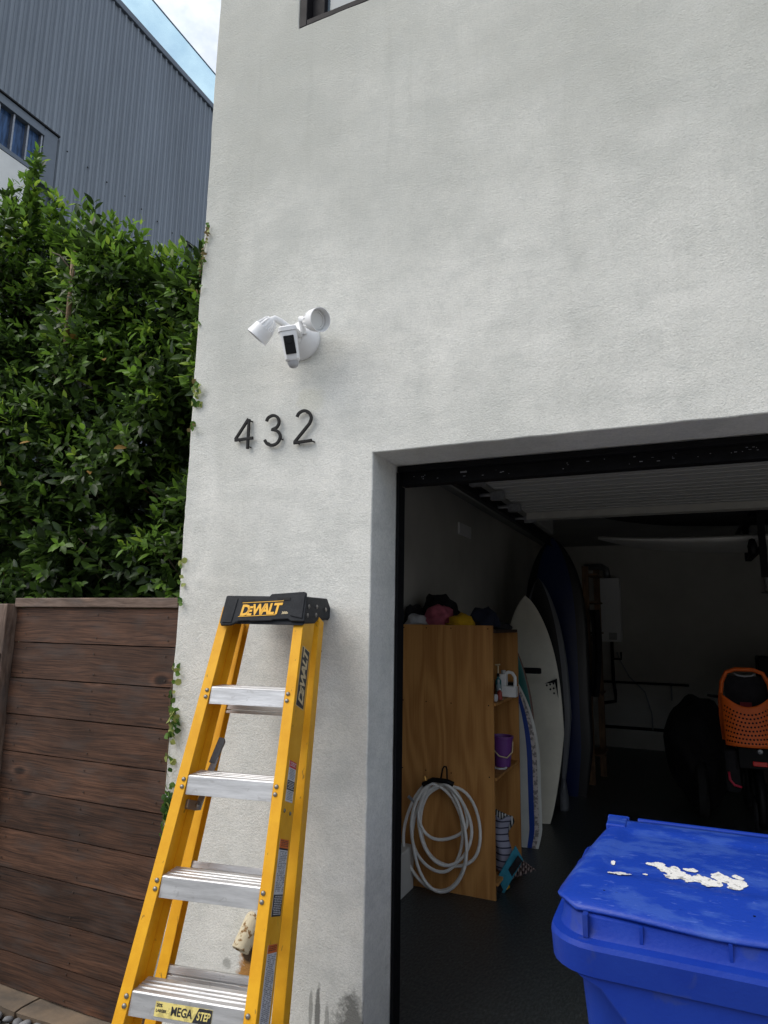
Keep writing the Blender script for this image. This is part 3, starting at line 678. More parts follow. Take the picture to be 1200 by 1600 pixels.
MB().tube([(-3.60+4, 2.86-3.2, 3.55), (-3.605+4, 2.86-3.2, 3.9), (-3.625+4, 2.87-3.2, 4.22)], [.017, .016, .014], 8).build('cut_branch', M_stake, hg, smooth=True)
MB().tube([(-3.62+4, 2.86-3.2, 4.08), (-3.72+4, 2.84-3.2, 4.2), (-3.8+4, 2.84-3.2, 4.24)], [.006, .005, .003], 6).tube([(-3.605+4, 2.85-3.2, 3.75), (-3.72+4, 2.83-3.2, 3.83)], [.005, .003], 6).build('side_twig', M_bark, hg, smooth=True)
# smaller hedge bulk further back, so that nothing shows through the lower half
# ------------------------------------------------------------------ creeping vine on the wall corner
vn = empty('creeping_vine', 'small leaved green creeper clinging to the left corner of the stucco wall', 'vine', (-2.15, 2.45, .8))
vme = []
for m_ in VF:
    v_ = leaf_mesh(.030, .026, None, .15, .2).mesh('leaf', m_, recalc=False); vme.append(v_)
rv = random.Random(4)
def vlf(x, y, z, mi, s):
    o = bpy.data.objects.new('leaf', vme[mi]); COL.objects.link(o); o.parent = vn
    o.location = (x+2.15, y-2.45, z-.8); o.scale = (s, s, s)
    o.rotation_euler = (R(90)+rv.uniform(-.6, .6), rv.uniform(-1.2, 1.2), rv.uniform(-1.2, 1.2))
cl_ = [(3.72, 3.45, 52, 0, 2, .055), (3.42, 3.36, 5, 0, 1, .02), (3.22, 3.16, 4, 0, 1, .02), (2.88, 2.84, 4, .0, 1, .03), (2.85, 2.74, 20, .03, 0, .05), (2.68, 2.62, 8, .0, 1, .03), (2.00, 1.95, 4, 0, 0, .02), (1.93, 1.86, 6, 0, 0, .02), (1.82, 1.79, 5, .0, 0, .03),
       (1.52, 1.42, 13, .0, 0, .025), (1.40, 1.30, 6, .0, 3, .02), (1.33, 1.18, 40, .0, 0, .05), (1.14, 1.04, 12, 0, 0, .03), (1.0, .78, 48, .0, 3, .04), (.76, .62, 16, 0, 3, .03)]
for za, zb, n, dx, sty, sp in cl_:
    for i in range(n):
        z = rv.uniform(zb, za); x = -2.150+dx*rv.random()+rv.uniform(-.02, sp)
        y = 2.438-rv.uniform(0, .012) if x > -2.15 else 2.45+rv.uniform(-.01, .03)
        if z > 3.4: x = -2.150+(z-3.45)*.14+rv.uniform(-.012, .012)
        c = rv.random(); mi = {0: 0 if c < .45 else (1 if c < .85 else 3), 1: 0 if c < .6 else 2, 2: 2 if c < .4 else (1 if c < .6 else 0), 3: 3 if c < .55 else (0 if c < .85 else 1)}[sty]
        vlf(x, y, z, mi, rv.uniform(.65, 1.3)*(.6 if z > 3.4 else 1))
pth = [(-.002+.012*noise.noise(Vector((0, i*.6, 0))), -.007, -.2+i*.1) for i in range(10)]
MB().tube(pth, .0018, 5).tube([(.0, -.006, 2.65), (.012, -.008, 2.75), (.03, -.008, 2.85), (.042, -.008, 2.93)], .0016, 5).build('stem', pm('vine_stem', (.14, .09, .05), .8), vn)

# ------------------------------------------------------------------ house numbers 4 3 2 on stand-off pins
def stroke(mb, pts, wd=.0135, y0=-.022, y1=-.013):
    P = [Vector((a, 0, b)) for a, b in pts]
    lft, rgt = [], []
    for i, p in enumerate(P):
        d1 = (P[i]-P[i-1]).normalized() if i else None; d2 = (P[i+1]-P[i]).normalized() if i < len(P)-1 else None
        if d1 is None: t = d2; sc__ = 1
        elif d2 is None: t = d1; sc__ = 1
        else: t = (d1+d2).normalized(); sc__ = 1/max(.5, t.dot(d1))
        nn = Vector((-t.z, 0, t.x))*wd/2*sc__; lft.append(p+nn); rgt.append(p-nn)
    n = len(P)
    vs = []
    for y in (y0, y1):
        vs += [(q.x, y, q.z) for q in lft]+[(q.x, y, q.z) for q in rgt]
    fs = []
    for i in range(n-1):
        fs += [(i, i+1, n+i+1, n+i), (2*n+i, 3*n+i, 3*n+i+1, 2*n+i+1), (i, 2*n+i, 2*n+i+1, i+1), (n+i, n+i+1, 3*n+i+1, 3*n+i)]
    fs += [(0, n, 3*n, 2*n), (n-1, 3*n-1, 4*n-1, 2*n-1)]
    mb.add(vs, fs)
def spline(pts, k=5):
    P = [Vector((a, b)) for a, b in pts]; o = []
    for i in range(len(P)-1):
        p0 = P[max(i-1, 0)]; p1 = P[i]; p2 = P[i+1]; p3 = P[min(i+2, len(P)-1)]
        for j in range(k):
            t = j/k; q = .5*((2*p1)+(p2-p0)*t+(2*p0-5*p1+4*p2-p3)*t*t+(3*p1-p0-3*p2+p3)*t**3); o.append((q.x, q.y))
    return o+[tuple(P[-1])]
def digit(label, org, strokes, pins, tilt=0):
    root = empty('house_number', label, 'house number', (org[0], 2.45, org[1]))
    mb = MB()
    for k, s_ in enumerate(strokes): stroke(mb, [(a-org[0], b-org[1]) for a, b in s_], y0=-.022-.0006*k, y1=-.013-.0006*k)
    mb.build('digit', M_num, root, bevel=.0012)
    for a, b in pins:
        MB().tube([(a-org[0], -.016, b-org[1]), (a-org[0]+.001, .002, b-org[1])], .0035, 8).build('pin', M_num, root)
digit('black metal numeral four, leftmost of the house numbers', (-1.80, 2.575),
      [[(-1.7895, 2.648), (-1.790, 2.505)], [(-1.792, 2.650), (-1.862, 2.556)], [(-1.864, 2.553), (-1.761, 2.554)]], [(-1.784, 2.64), (-1.784, 2.515), (-1.85, 2.552)])
digit('black metal numeral three, between the four and the two', (-1.65, 2.575),
      [spline([(-1.692, 2.626), (-1.682, 2.643), (-1.656, 2.650), (-1.632, 2.638), (-1.623, 2.613), (-1.634, 2.592), (-1.659, 2.583)]),
       spline([(-1.662, 2.5835), (-1.630, 2.573), (-1.613, 2.547), (-1.625, 2.519), (-1.652, 2.509), (-1.680, 2.517), (-1.697, 2.538)])], [(-1.64, 2.64), (-1.61, 2.535), (-1.68, 2.524)])
digit('black metal numeral two, rightmost of the house numbers', (-1.49, 2.575),
      [spline([(-1.529, 2.628), (-1.518, 2.645), (-1.494, 2.653), (-1.468, 2.643), (-1.454, 2.616), (-1.462, 2.590)])+[(-1.536, 2.512)], [(-1.541, 2.508), (-1.447, 2.511)]], [(-1.48, 2.643), (-1.522, 2.506), (-1.445, 2.508)])

# ------------------------------------------------------------------ floodlight camera
fl_ = empty('floodlight_camera', 'white security camera with two swivelling spotlights mounted on the stucco wall', 'security light', (-1.525, 2.45, 2.995))
FO = Vector((-1.525, 2.45, 2.995))
def fb(mb): mb.v = [tuple(Vector(v)-FO) for v in mb.v]; return mb
fb(MB().lathe([(.001, -.002), (.092, -.002), (.094, .012), (.090, .022), (.080, .030), (.066, .045), (.045, .058), (.02, .064), (.001, .065)], 32, (-1.525, 2.45, 2.995), (0, -1, 0))).build('mount_plate', M_white, fl_, smooth=True, auto=50)
fb(MB().lathe([(.001, 0), (.019, 0), (.019, .02), (.015, .026), (.001, .028)], 16, (-1.515, 2.395, 2.975), (0, -1, .1))).build('pivot', M_white, fl_, smooth=True, auto=40)
def lamp(base, ax, arm):
    b = Vector(base); ax = Vector(ax).normalized()
    L_ = fb(MB().lathe([(.001, -.062), (.022, -.060), (.032, -.045), (.038, -.015), (.0385, -.012), (.046, -.010), (.052, .045), (.049, .045), (.045, .012), (.001, .010)], 28, b, ax)).build('spotlight', M_white, fl_, smooth=True, auto=30)
    a = Vector((0, 0, 1)) if abs(ax.z) < .9 else Vector((1, 0, 0)); e1 = ax.cross(a).normalized(); e2 = ax.cross(e1)
    for k in range(14):
        c = 2*math.pi*k/14; d = e1*math.cos(c)+e2*math.sin(c); t = ax.cross(d)*.0016
        p0 = b-ax*.055+d*.022; p1 = b-ax*.055+d*.030; p2 = b-ax*.012+d*.0455; p3 = b-ax*.012+d*.034
        fb(MB().hexa([p0-t, p1-t, p1+t, p0+t, p3-t, p2-t, p2+t, p3+t])).build('cooling_fin', M_white, L_)
    fb(MB().lathe([(.001, .0105), (.040, .0105), (.040, .018), (.034, .018), (.033, .013), (.001, .0125)], 24, b, ax)).build('lens', M_lens, L_, smooth=True, auto=30)
    fb(MB().tube([Vector(p) for p in arm], .0145, 12)).build('arm', M_white, fl_, smooth=True, auto=50)
lamp((-1.612, 2.26, 2.985), (-.60, -.14, -.70), [(-1.50, 2.37, 2.995), (-1.53, 2.335, 3.015), (-1.555, 2.30, 3.035), (-1.568, 2.28, 3.04), (-1.578, 2.268, 3.028)])
lamp((-1.375, 2.30, 3.005), (.90, -.40, -.26), [(-1.485, 2.39, 3.0), (-1.482, 2.37, 3.04), (-1.478, 2.355, 3.055), (-1.455, 2.345, 3.045), (-1.43, 2.335, 3.025)])
cb_ = bpy.data.objects.new('camera_head', None)
# camera body turned towards the driveway and tilted down
CM = Matrix.Translation((-1.484, 2.262, 2.955))@Euler((R(9), R(-11), R(26)), 'XYZ').to_matrix().to_4x4()@Matrix.Diagonal((.92, .92, .96, 1))
def cbx(mb): mb.v = [tuple(CM@Vector(v)-FO) for v in mb.v]; return mb
def rrect(hx, hy, r, n=5):
    o = []
    for cx, cy, a0 in ((hx-r, hy-r, 0), (-hx+r, hy-r, 90), (-hx+r, -hy+r, 180), (hx-r, -hy+r, 270)):
        for k in range(n+1):
            a = R(a0+90*k/n); o.append((cx+r*math.cos(a), cy+r*math.sin(a)))
    return o
def loft(secs, fn=lambda x, y, z: (x, y, z)):
    mb = MB(); n = len(secs[0][1])
    for z, poly in secs:
        mb.v += [fn(a, b, z) for a, b in poly]
    for i in range(len(secs)-1):
        for k in range(n):
            k2 = (k+1) % n; mb.f.append([i*n+k, i*n+k2, (i+1)*n+k2, (i+1)*n+k]); mb.m.append(0)
    mb.f.append(list(range(n))[::-1]); mb.m.append(0); mb.f.append([(len(secs)-1)*n+k for k in range(n)]); mb.m.append(0)
    return mb
hb = cbx(loft([(-.135, rrect(.026, .028, .02)), (-.128, rrect(.034, .033, .02)), (-.006, rrect(.041, .037, .018))])).build('camera_body', M_white, fl_, smooth=True, auto=40)
cbx(loft([(-.0055, rrect(.040, .036, .018)), (-.003, rrect(.044, .040, .018)), (.014, rrect(.044, .040, .018)), (.020, rrect(.038, .034, .016))])).build('top_cap', M_white, hb, smooth=True, auto=40)
cbx(MB().box(-.0245, .0245, -.0405, -.034, -.110, -.026)).build('camera_window', M_dark, hb, bevel=.003)
cbx(MB().lathe([(.001, 0), (.014, 0), (.013, .002), (.001, .002)], 20, (0, -.0405, -.05), (0, -1, 0))).build('camera_lens', M_blackm, hb)
cbx(MB().lathe([(.027, 0), (.026, .012), (.020, .024), (.010, .030), (.001, .031)], 20, (0, 0, -.1355), (0, 0, -1))).build('motion_sensor', M_greyp, hb, smooth=True, auto=50)
fb(MB().tube([(-1.50, 2.385, 2.99), (-1.488, 2.33, 2.99), (-1.475, 2.285, 2.98)], .014, 12)).build('neck', M_white, fl_, smooth=True)

# ------------------------------------------------------------------ drain spout in the wall
sp = empty('drain_spout', 'rusty flaking white pipe spout poking from the stucco behind the ladder', 'pipe', (-1.66, 2.45, .44))
M_flake = pm('flaking_pipe_paint', (.56, .49, .34), .8, var=.6, vs=42, col2=(.20, .105, .03), bump=.8, bs=60, detail=6, contrast=(.40, .47))
MB().lathe([(.034, -.01), (.037, 0), (.037, .135), (.032, .138), (.030, .136), (.029, .02), (.001, .018)], 24, (0, .03, 0.09), (-.10, -.62, -.78)).build('pipe', M_flake, sp, smooth=True, auto=40)
MB().lathe([(.001, .0185), (.0285, .0185), (.0285, .08), (.028, .08), (.001, .022)], 20, (0, .03, 0.09), (-.10, -.62, -.78)).build('bore', M_dark, sp)

# ------------------------------------------------------------------ stepladder
TH = .342; SN, CS = math.sin(TH), math.cos(TH)
ld = empty('stepladder', 'yellow fibreglass stepladder with aluminium steps leaning closed against the stucco wall', 'ladder', (-1.344, 1.506, 0), (0, R(.36), .192))
def LP(u, s, d): return (u, s*SN+d*CS, s*CS-d*SN)
W = lambda s: .214-.043*s
def lbox(mb, ua, ub, s0, s1, d0, d1, m=0, sg=1, dd=None):
    """slab between offsets ua..ub outside the step line, s0..s1 along the rail, d0..d1 behind its front"""
    f0 = (dd(s0) if dd else 0); f1 = (dd(s1) if dd else 0)
    p = [LP(sg*(W(s0)+ua), s0, d0+f0), LP(sg*(W(s0)+ub), s0, d0+f0), LP(sg*(W(s0)+ub), s0, d1+f0), LP(sg*(W(s0)+ua), s0, d1+f0),
         LP(sg*(W(s1)+ua), s1, d0+f1), LP(sg*(W(s1)+ub), s1, d0+f1), LP(sg*(W(s1)+ub), s1, d1+f1), LP(sg*(W(s1)+ua), s1, d1+f1)]
    return mb.hexa(p, m)
rivm = MB().lathe([(.001, 0), (.0075, 0), (.0068, .003), (.003, .0048), (.001, .005)], 12, (0, 0, 0), (0, 0, 1)).mesh('rivet', M_rivet, smooth=True)
def rivet(p, nrm, parent=None, s=1):
    o = bpy.data.objects.new('rivet', rivm); COL.objects.link(o); o.parent = parent or ld; o.location = p
    o.rotation_euler = Vector(nrm).to_track_quat('Z', 'Y').to_euler(); o.scale = (s, s, s); return o
NF = (0, -CS, SN)   # outward normal of the ladder front
DR = lambda s: .250-.052*s
STEPS = [.048+.3048*i for i in range(1, 6)]
for sg in (-1, 1):
    mb = MB(); lbox(mb, -.003, .035, 0.02, 1.88, 0, .004, sg=sg); lbox(mb, .031, .035, 0.02, 1.88, .0042, .126, sg=sg); lbox(mb, .003, .0308, 0.02, 1.88, .122, .126, sg=sg)
    lbox(mb, .0285, .0308, .02, 1.88, .060, .068, sg=sg)
    fr_ = mb.build('front_rail', M_yel, ld, bevel=.0022)
    mb = MB(); lbox(mb, .004, .044, 0.03, 1.90, 0, .004, sg=sg, dd=DR); lbox(mb, .0405, .044, 0.03, 1.90, .0042, .062, sg=sg, dd=DR); lbox(mb, .012, .0403, 0.03, 1.90, .0585, .062, sg=sg, dd=DR)
    mb.build('rear_rail', M_yel2, ld, bevel=.002)
    for s in STEPS:
        for q in (-.014, -.038): rivet(LP(sg*(W(s)+.010), s+q, -.0006), NF)
    mb = MB(); lbox(mb, -.006, .040, -.01, .07, -.004, .13, sg=sg); mb.build('foot', M_rubber, ld, bevel=.004)
    mb = MB(); lbox(mb, -.006, .038, -.005, .05, -.004, .066, sg=sg, dd=DR); mb.build('foot', M_rubber, ld, bevel=.004)
for k, s in enumerate(STEPS):
    wd = W(s)-.0035; ridge = [(.0, -.003), (.003, 0), (.020, 0), (.0215, -.004), (.0265, -.004), (.028, 0), (.040, 0), (.0415, -.004), (.0465, -.004), (.048, 0), (.060, 0), (.0615, -.004), (.0665, -.004), (.068, 0), (.086, 0), (.088, -.003), (.088, -.030), (.084, -.030), (.084, -.008), (.006, -.008), (.012, -.054), (.020, -.056), (.020, -.0585), (.0, -.060)]
    y0, z0 = s*SN+.002, s*CS
    rid = [(a-b*(-.30) if False else a+b*.25, b) for a, b in ridge]
    mb = MB().prism([(y0+a, z0+b) for a, b in rid], YZ, -wd, wd)
    st = mb.build('step', M_alu, ld, bevel=.0008)
    for sg in (-1, 1):
        MB().box(min(sg*wd, sg*(wd-.003)), max(sg*wd, sg*(wd-.003)), y0+.02, y0+.084, z0-.05, z0-.0085).build('gusset', M_alu, st)
for k, s in enumerate((.40, .70, 1.008, 1.303, 1.572)):
    f = DR(s)+.0065; wd = W(s)+.036
    mb = MB()
    for a, b, d in ((0, -.018, 0), (-.018, -.024, .008), (-.024, -.042, 0), (-.042, -.046, .007), (-.046, -.056, 0)):
        p = []
        for ss in (s+b, s+a):
            p += [LP(-wd, ss, f+d), LP(wd, ss, f+d), LP(wd, ss, f+d+.003), LP(-wd, ss, f+d+.003)]
        mb.hexa(p)
    p = [];
    for ss in (s, s+.003): p += [LP(-wd, ss, f), LP(wd, ss, f), LP(wd, ss, f+.030), LP(-wd, ss, f+.030)]
    mb.hexa(p); mb.build('rear_brace', M_alu, ld, bevel=.0006)
# moulded top cap
side = [(-.010, 1.922), (.225, 2.008), (.292, 1.985), (.300, 1.955), (.275, 1.932), (.165, 1.900), (.12, 1.862), (.0, 1.818), (-.010, 1.806)]
mb = MB(); CU0, CU1 = -.160, .173
n = len(side)
vs = [LP(CU0-(.0 if s > 1.85 else .004), s, d) for d, s in side]+[LP(CU1+(.004 if s < 1.85 else 0), s, d) for d, s in side]
mb.add(vs, [list(range(n))[::-1], list(range(n, 2*n))]+[(i, (i+1) % n, n+(i+1) % n, n+i) for i in range(n)])
cp = mb.build('top_cap', M_cap, ld, bevel=.006)
front = [(-.137, 1.908), (-.132, 1.914), (-.092, 1.918), (-.084, 1.915), (-.066, 1.907), (.023, 1.914), (.033, 1.927), (.161, 1.938), (.172, 1.934), (.178, 1.890), (.181, 1.820), (.130, 1.820), (.115, 1.828), (.056, 1.824), (.050, 1.820), (-.029, 1.816), (-.040, 1.818), (-.080, 1.815), (-.109, 1.800), (-.150, 1.797), (-.152, 1.806)]
MB().prism(front, lambda a, b, d: LP(a, b, d), -.022, -.0105).build('front_panel', M_cap, cp, bevel=.003)
MB().prism([(.123, 1.84), (.172, 1.83), (.170, 1.925), (.132, 1.921)], lambda a, b, d: LP(a, b, d), -.026, -.0225).build('raised_corner', M_cap, cp, bevel=.0018)
MB().prism([(-.146, 1.808), (-.108, 1.808), (-.100, 1.905), (-.130, 1.905)], lambda a, b, d: LP(a, b, d), -.025, -.0225).build('raised_corner', M_cap, cp, bevel=.0015)
for a, b, c, d in ((-.084, -.030, 1.890, 1.8985), (.060, .112, 1.9, 1.9105)):
    MB().prism([(a, c), (b, c+.002), (b, d+.002), (a, d)], lambda u, s, q: LP(u, s, q), -.0236, -.0222).build('slot', M_dark, cp)
for d, s in ((.018, 1.893), (.104, 1.925), (.018, 1.858), (.109, 1.893), (.214, 1.955)):
    rivet(LP(CU1+.0005, s, d), (1, 0, 0), cp, 1.25)
for sg, sss in ((1, (1.935,)),):
    rivet(LP(W(1.78)+.0345, 1.79, .245), (1, 0, 0), ld, .6)
# lettering on the cap
def face_mat(o, xd, yd):
    xd = Vector(xd).normalized(); yd = Vector(yd).normalized(); zd = xd.cross(yd)
    return Matrix(((xd.x, yd.x, zd.x, o[0]), (xd.y, yd.y, zd.y, o[1]), (xd.z, yd.z, zd.z, o[2]), (0, 0, 0, 1)))
A_ = Vector((0, SN, CS)); tilt = R(3.9)
xd = Vector((math.cos(tilt), 0, 0))+A_*math.sin(tilt); yd = A_*math.cos(tilt)-Vector((math.sin(tilt), 0, 0))
def dew(org, xd, yd, h, mat, parent, wid):
    xd = Vector(xd).normalized(); yd = Vector(yd).normalized(); o = Vector(org)
    k = wid/.161
    for ch, x, sz, sxx in (('D', 0, h/.71, 1.02), ('E', .0285, h*.80/.71, .95), ('W', .047, h/.71, .98), ('A', .0835, h/.71, .98), ('L', .112, h/.71, 1.0), ('T', .1305, h/.71, 1.05)):
        text(ch, 'letter', mat, parent, face_mat(o+xd*x*k, xd, yd), sz, .22, .0022, .0003, sxx*.82*k*.042/h)
dew(LP(-.081, 1.8375, -.0232), xd, yd, .042, M_lety, cp, .161)
for a, b in ((-.085, 1.8315), (-.078, 1.8865)):
    o_ = LP(a, b, -.0232); L_ = .150 if b < 1.85 else .166
    m_ = face_mat(o_, xd, yd); text_ = MB(); text_.box(0, L_, 0, .0022, 0, .0005); text_.v = [tuple(m_@Vector(v)) for v in text_.v]; text_.build('letter_rule', M_lety, cp)
text('300', 'letter', M_cream, cp, face_mat(LP(.087, 1.846, -.0232), xd, yd), .0135, .2, .0004, .0003)
text('lb', 'letter', M_cream, cp, face_mat(LP(.106, 1.848, -.0232), xd, yd), .009, .2, .0002, .0003)
# decals on the right rail
UO = lambda s: W(s)+.0353
def rail_quad(s0, s1, d0, d1, mat, name, parent, lift=.0, rnd=0):
    p = [LP(UO(s0)+lift, s0, d0), LP(UO(s0)+lift, s0, d1), LP(UO(s1)+lift, s1, d1), LP(UO(s1)+lift, s1, d0)]
    q = [(a+.0005, b, c) for a, b, c in p]
    return MB().hexa([p[0], p[1], p[2], p[3], q[0], q[1], q[2], q[3]]).build(name, mat, parent, bevel=rnd)
dc = rail_quad(1.525, 1.742, .020, .104, M_cream, 'brand_decal', ld)
rail_quad(1.528, 1.739, .0225, .1015, M_lb, 'decal_field', dc, .0006)
sdir = Vector((-.043, SN, CS)).normalized(); nd = Vector((0, CS, -SN))
dew(Vector(LP(UO(1.537)+.0014, 1.537, .087)), sdir, -nd, .052, M_cream, dc, .196)
rl = random.Random(9)
def warn(name, s0, s1, d0, d1, segs):
    root = rail_quad(s0, s1, d0, d1, M_lw, name, ld, 0)
    top = s1
    for hgt, mat, kind in segs:
        a = top-hgt
        if mat is not None: rail_quad(a, top, d0+.001, d1-.001, mat, 'label_band', root, .0006)
        if kind:
            mb = MB(); s = top-.006; lift = .0012
            while s > a+.004:
                d = d0+.005+rl.uniform(0, .01)
                while d < d1-.012:
                    l = rl.uniform(.004, .018); e = min(d+l, d1-.004)
                    p = [LP(UO(s)+lift, s, d), LP(UO(s)+lift, s, e), LP(UO(s)+lift, s+.0022, e), LP(UO(s)+lift, s+.0022, d)]
                    mb.add(p, [(0, 1, 2, 3)]); d = e+.003
                    if kind == 2 and rl.random() < .3: d += .012
                s -= .0048
            o = mb.build('print_line', M_lgrey if mat in (None, M_lw) else M_lw if mat in (M_lb, M_lr) else M_lb, root, recalc=False); o['kind'] = 'stuff'
        top = a
warn('warning_label', 1.215, 1.343, .026, .098, [(.022, M_lr, 1), (.040, None, 1), (.030, M_lb, 1), (.036, None, 1)])
warn('warning_label', .888, 1.103, .022, .106, [(.026, M_lo, 1), (.005, M_lb, 0), (.125, None, 2), (.059, M_lb, 1)])
warn('warning_label', .50, .815, .026, .108, [(.022, M_lo, 1), (.293, None, 2)])
for s, d in ((1.186, .030), (1.182, .088)): rivet(LP(UO(s), s, d), (1, 0, 0), ld, .9).data
# inner left rail label
p0 = W(.94)
q = [LP(-(W(s)+.0275), s, d) for s, d in ((.89, .030), (.89, .045), (.97, .045), (.97, .030))]
MB().hexa(q+[(a+.0006, b, c) for a, b, c in q]).build('serial_label', M_lw, ld)
# folded spreader arm on the left
def lpbar(mb, a, b, w_, t, m=0):
    a = Vector(a); b = Vector(b); d = (b-a).normalized(); up_ = Vector((1, 0, 0)); s_ = d.cross(up_).normalized()*w_/2; x_ = Vector((t/2, 0, 0))
    mb.hexa([a-s_-x_, a-s_+x_, a+s_+x_, a+s_-x_, b-s_-x_, b-s_+x_, b+s_+x_, b+s_-x_], m)
mb = MB(); 
q = [(-.226, 1.170), (-.150, 1.165), (-.140, 1.172), (-.140, 1.185), (-.150, 1.196), (-.226, 1.200)]
mb.prism(q, lambda a, b, d: LP(a, b, d), .098, .102)
sp_ = mb.build('spreader', M_galv, ld, bevel=.001)
mb = MB(); mb.prism([(-.160, 1.165), (-.138, 1.168), (-.118, 1.30), (-.110, 1.345), (-.128, 1.35), (-.142, 1.30)], lambda a, b, d: LP(a, b, d), .104, .112); mb.build('spreader_arm', M_galv, sp_, bevel=.001)
mb = MB(); mb.prism([(-.142, 1.325), (-.118, 1.322), (-.098, 1.400), (-.103, 1.412), (-.122, 1.414)], lambda a, b, d: LP(a, b, d), .1005, .116); mb.build('spreader_grip', pm('grey_grip', (.13, .135, .14), .6, var=.2, vs=40), sp_, bevel=.003)
rivet(LP(-.149, 1.181, .0975), NF, sp_, 1.1); rivet(LP(-.203, 1.185, .0975), NF, sp_, .8)
MB().prism([(-.187, 1.172), (-.183, 1.172), (-.183, 1.198), (-.187, 1.198)], lambda a, b, d: LP(a, b, d), .093, .0975).build('spreader_clip', M_alu, sp_)
# sticker on the second step
s2 = STEPS[1]; yy = s2*SN+.002
yl = lambda z, o: yy+.25*(z-s2*CS)-o     # the lip leans, so does the label
def lipbox(pts, o0, o1): 
    return MB().prism(pts, lambda a, b, d: (a, yl(b, d), b), o0, o1)
lab = lipbox([(-.098, s2*CS-.050), (.085, s2*CS-.050), (.085, s2*CS-.014), (-.098, s2*CS-.014)], .0007, .0014).build('step_label', M_sticky, ld)
_k = 1/math.sqrt(1+.0625)
fm = lambda x, z: Matrix(((1, 0, 0, x), (0, .25*_k, -_k, yl(s2*CS+z, .0018)), (0, _k, .25*_k, s2*CS+z), (0, 0, 0, 1)))
text('20%', 'letter', M_lb, lab, fm(-.094, -.026), .0115, 0, .0003, .0002)
text('LARGER', 'letter', M_lb, lab, fm(-.094, -.038), .0095, 0, .0003, .0002)
text('MEGA', 'letter', M_lb, lab, fm(-.046, -.041), .030, 0, .0007, .0002, .85)
lipbox([(.026, s2*CS-.0495), (.0845, s2*CS-.0495), (.0845, s2*CS-.0145), (.042, s2*CS-.0145)], .0016, .0020).build('label_band', M_lb, lab)
text('STEP', 'letter', M_sticky, lab, Matrix.Translation((0, -.0006, 0))@fm(.038, -.041), .028, .2, .0007, .0002, .7)

# ------------------------------------------------------------------ blue wheeled bin
bn = empty('wheeled_bin', 'scuffed royal blue wheeled refuse bin standing in the garage doorway', 'wheelie bin', (.040, 2.12, 0))
def br(hx, y0, y1, r): return [(a, b+(y0+y1)/2-2.12) for a, b in rrect(hx, (y1-y0)/2, r, 6)]
secs = [(.06, br(.255, 1.95, 2.33, .05)), (.30, br(.275, 1.925, 2.36, .05)), (.885, br(.325, 1.855, 2.43, .07)), (.888, br(.375, 1.800, 2.46, .10)), (.893, br(.386, 1.788, 2.47, .11)), (.955, br(.390, 1.778, 2.475, .115)), (.966, br(.386, 1.783, 2.47, .115)),
        (.968, br(.368, 1.812, 2.45, .10)), (.978, br(.364, 1.818, 2.445, .10)), (1.010, br(.360, 1.826, 2.435, .10)), (1.016, br(.352, 1.834, 2.43, .10)), (1.012, br(.342, 1.846, 2.42, .09)), (.95, br(.335, 1.85, 2.41, .09))]
loft(secs).build('body', M_blue, bn, smooth=True, auto=28)
# flared front panel and ribs
fp = MB().prism([(-.318, .889), (.318, .889), (.30, .878), (.262, .862), (.20, .79), (.15, .70), (.12, .30), (-.12, .30), (-.15, .70), (-.20, .79), (-.262, .862), (-.30, .878)], lambda a, b, d: (a, d+.06*(.9-b), b), -.322, -.27).build('front_panel', M_blue, bn, bevel=.007)
for k in range(7):
    x = -.10+k*.035; MB().hexa([(x, -.322+.036-.003, .32), (x+.012, -.322+.036-.003, .32), (x+.012, -.27, .32), (x, -.27, .32), (x+.002, -.3185-.001, .80), (x+.010, -.3185-.001, .80), (x+.010, -.27, .80), (x+.002, -.27, .80)]).build('rib', M_blue, fp)
def lidf(u, v, dz=0):
    u2_ = u*2-1
    hw = .285+.090*min(1, v/.8)**.8
    if v > .86: hw -= .055*((v-.86)/.14)**2.2
    x = hw*u2_
    y = 2.43-.592*v
    y += -.020*(1-abs(u2_)**2.5)*v
    z = 1.088-.060*v+.020*(1-abs(u2_)**3)*math.sin(math.pi*min(1, v*1.05))
    pl = .010*max(0, min(1, (.80-abs(u2_))/.08))*max(0, min(1, (v-.12)/.05))*max(0, min(1, (.72-v)/.06))
    z -= pl
    if abs(u2_) > .9: z -= .022*((abs(u2_)-.9)/.1)**1.5*(1 if v < .82 else max(0, 1-(v-.82)/.14))
    if v > .93: z -= .010*((v-.93)/.07)**2
    z += .004*math.sin(u*9)*v*v
    return (x, y-2.12, z+dz)
mb = MB(); mb.grid(lidf, 48, 40)
lid = mb.build('lid', M_bluei, bn, smooth=True, recalc=False)
bm = bmesh.new(); bm.from_mesh(lid.data); bmesh.ops.recalc_face_normals(bm, faces=bm.faces); bm.to_mesh(lid.data); bm.free()
md = lid.modifiers.new('solid', 'SOLIDIFY'); md.thickness = .007; md.offset = 0
for x in (-.265, .265):
    MB().box(x-.030, x+.030, .235, .335, 1.062, 1.094).tube([(x-.034, .345, 1.074), (x+.034, .345, 1.074)], .020, 12).build('hinge', M_bluei, bn, bevel=.005)
MB().tube([(-.205, .345, 1.080), (.205, .345, 1.080)], .013, 12).box(-.19, .19, .315, .333, 1.066, 1.089).build('handle_bar', M_blue, bn, smooth=False, bevel=.003)
for x in (-.30, .255):
    MB().box(x, x+.012, -.312, -.29, .969, 1.02).build('collar_rib', M_blue, bn)
for x in (-.17, .02): MB().box(x, x+.008, -.3045, -.29, .969, 1.012).build('collar_rib', M_blue, bn)
for x in (-.24, .24):
    MB().lathe([(.02, -.03), (.13, -.03), (.145, -.018), (.145, .018), (.13, .03), (.02, .03)], 24, (x, .30, .145), (1, 0, 0)).build('wheel', M_rubber, bn, smooth=True, auto=40)
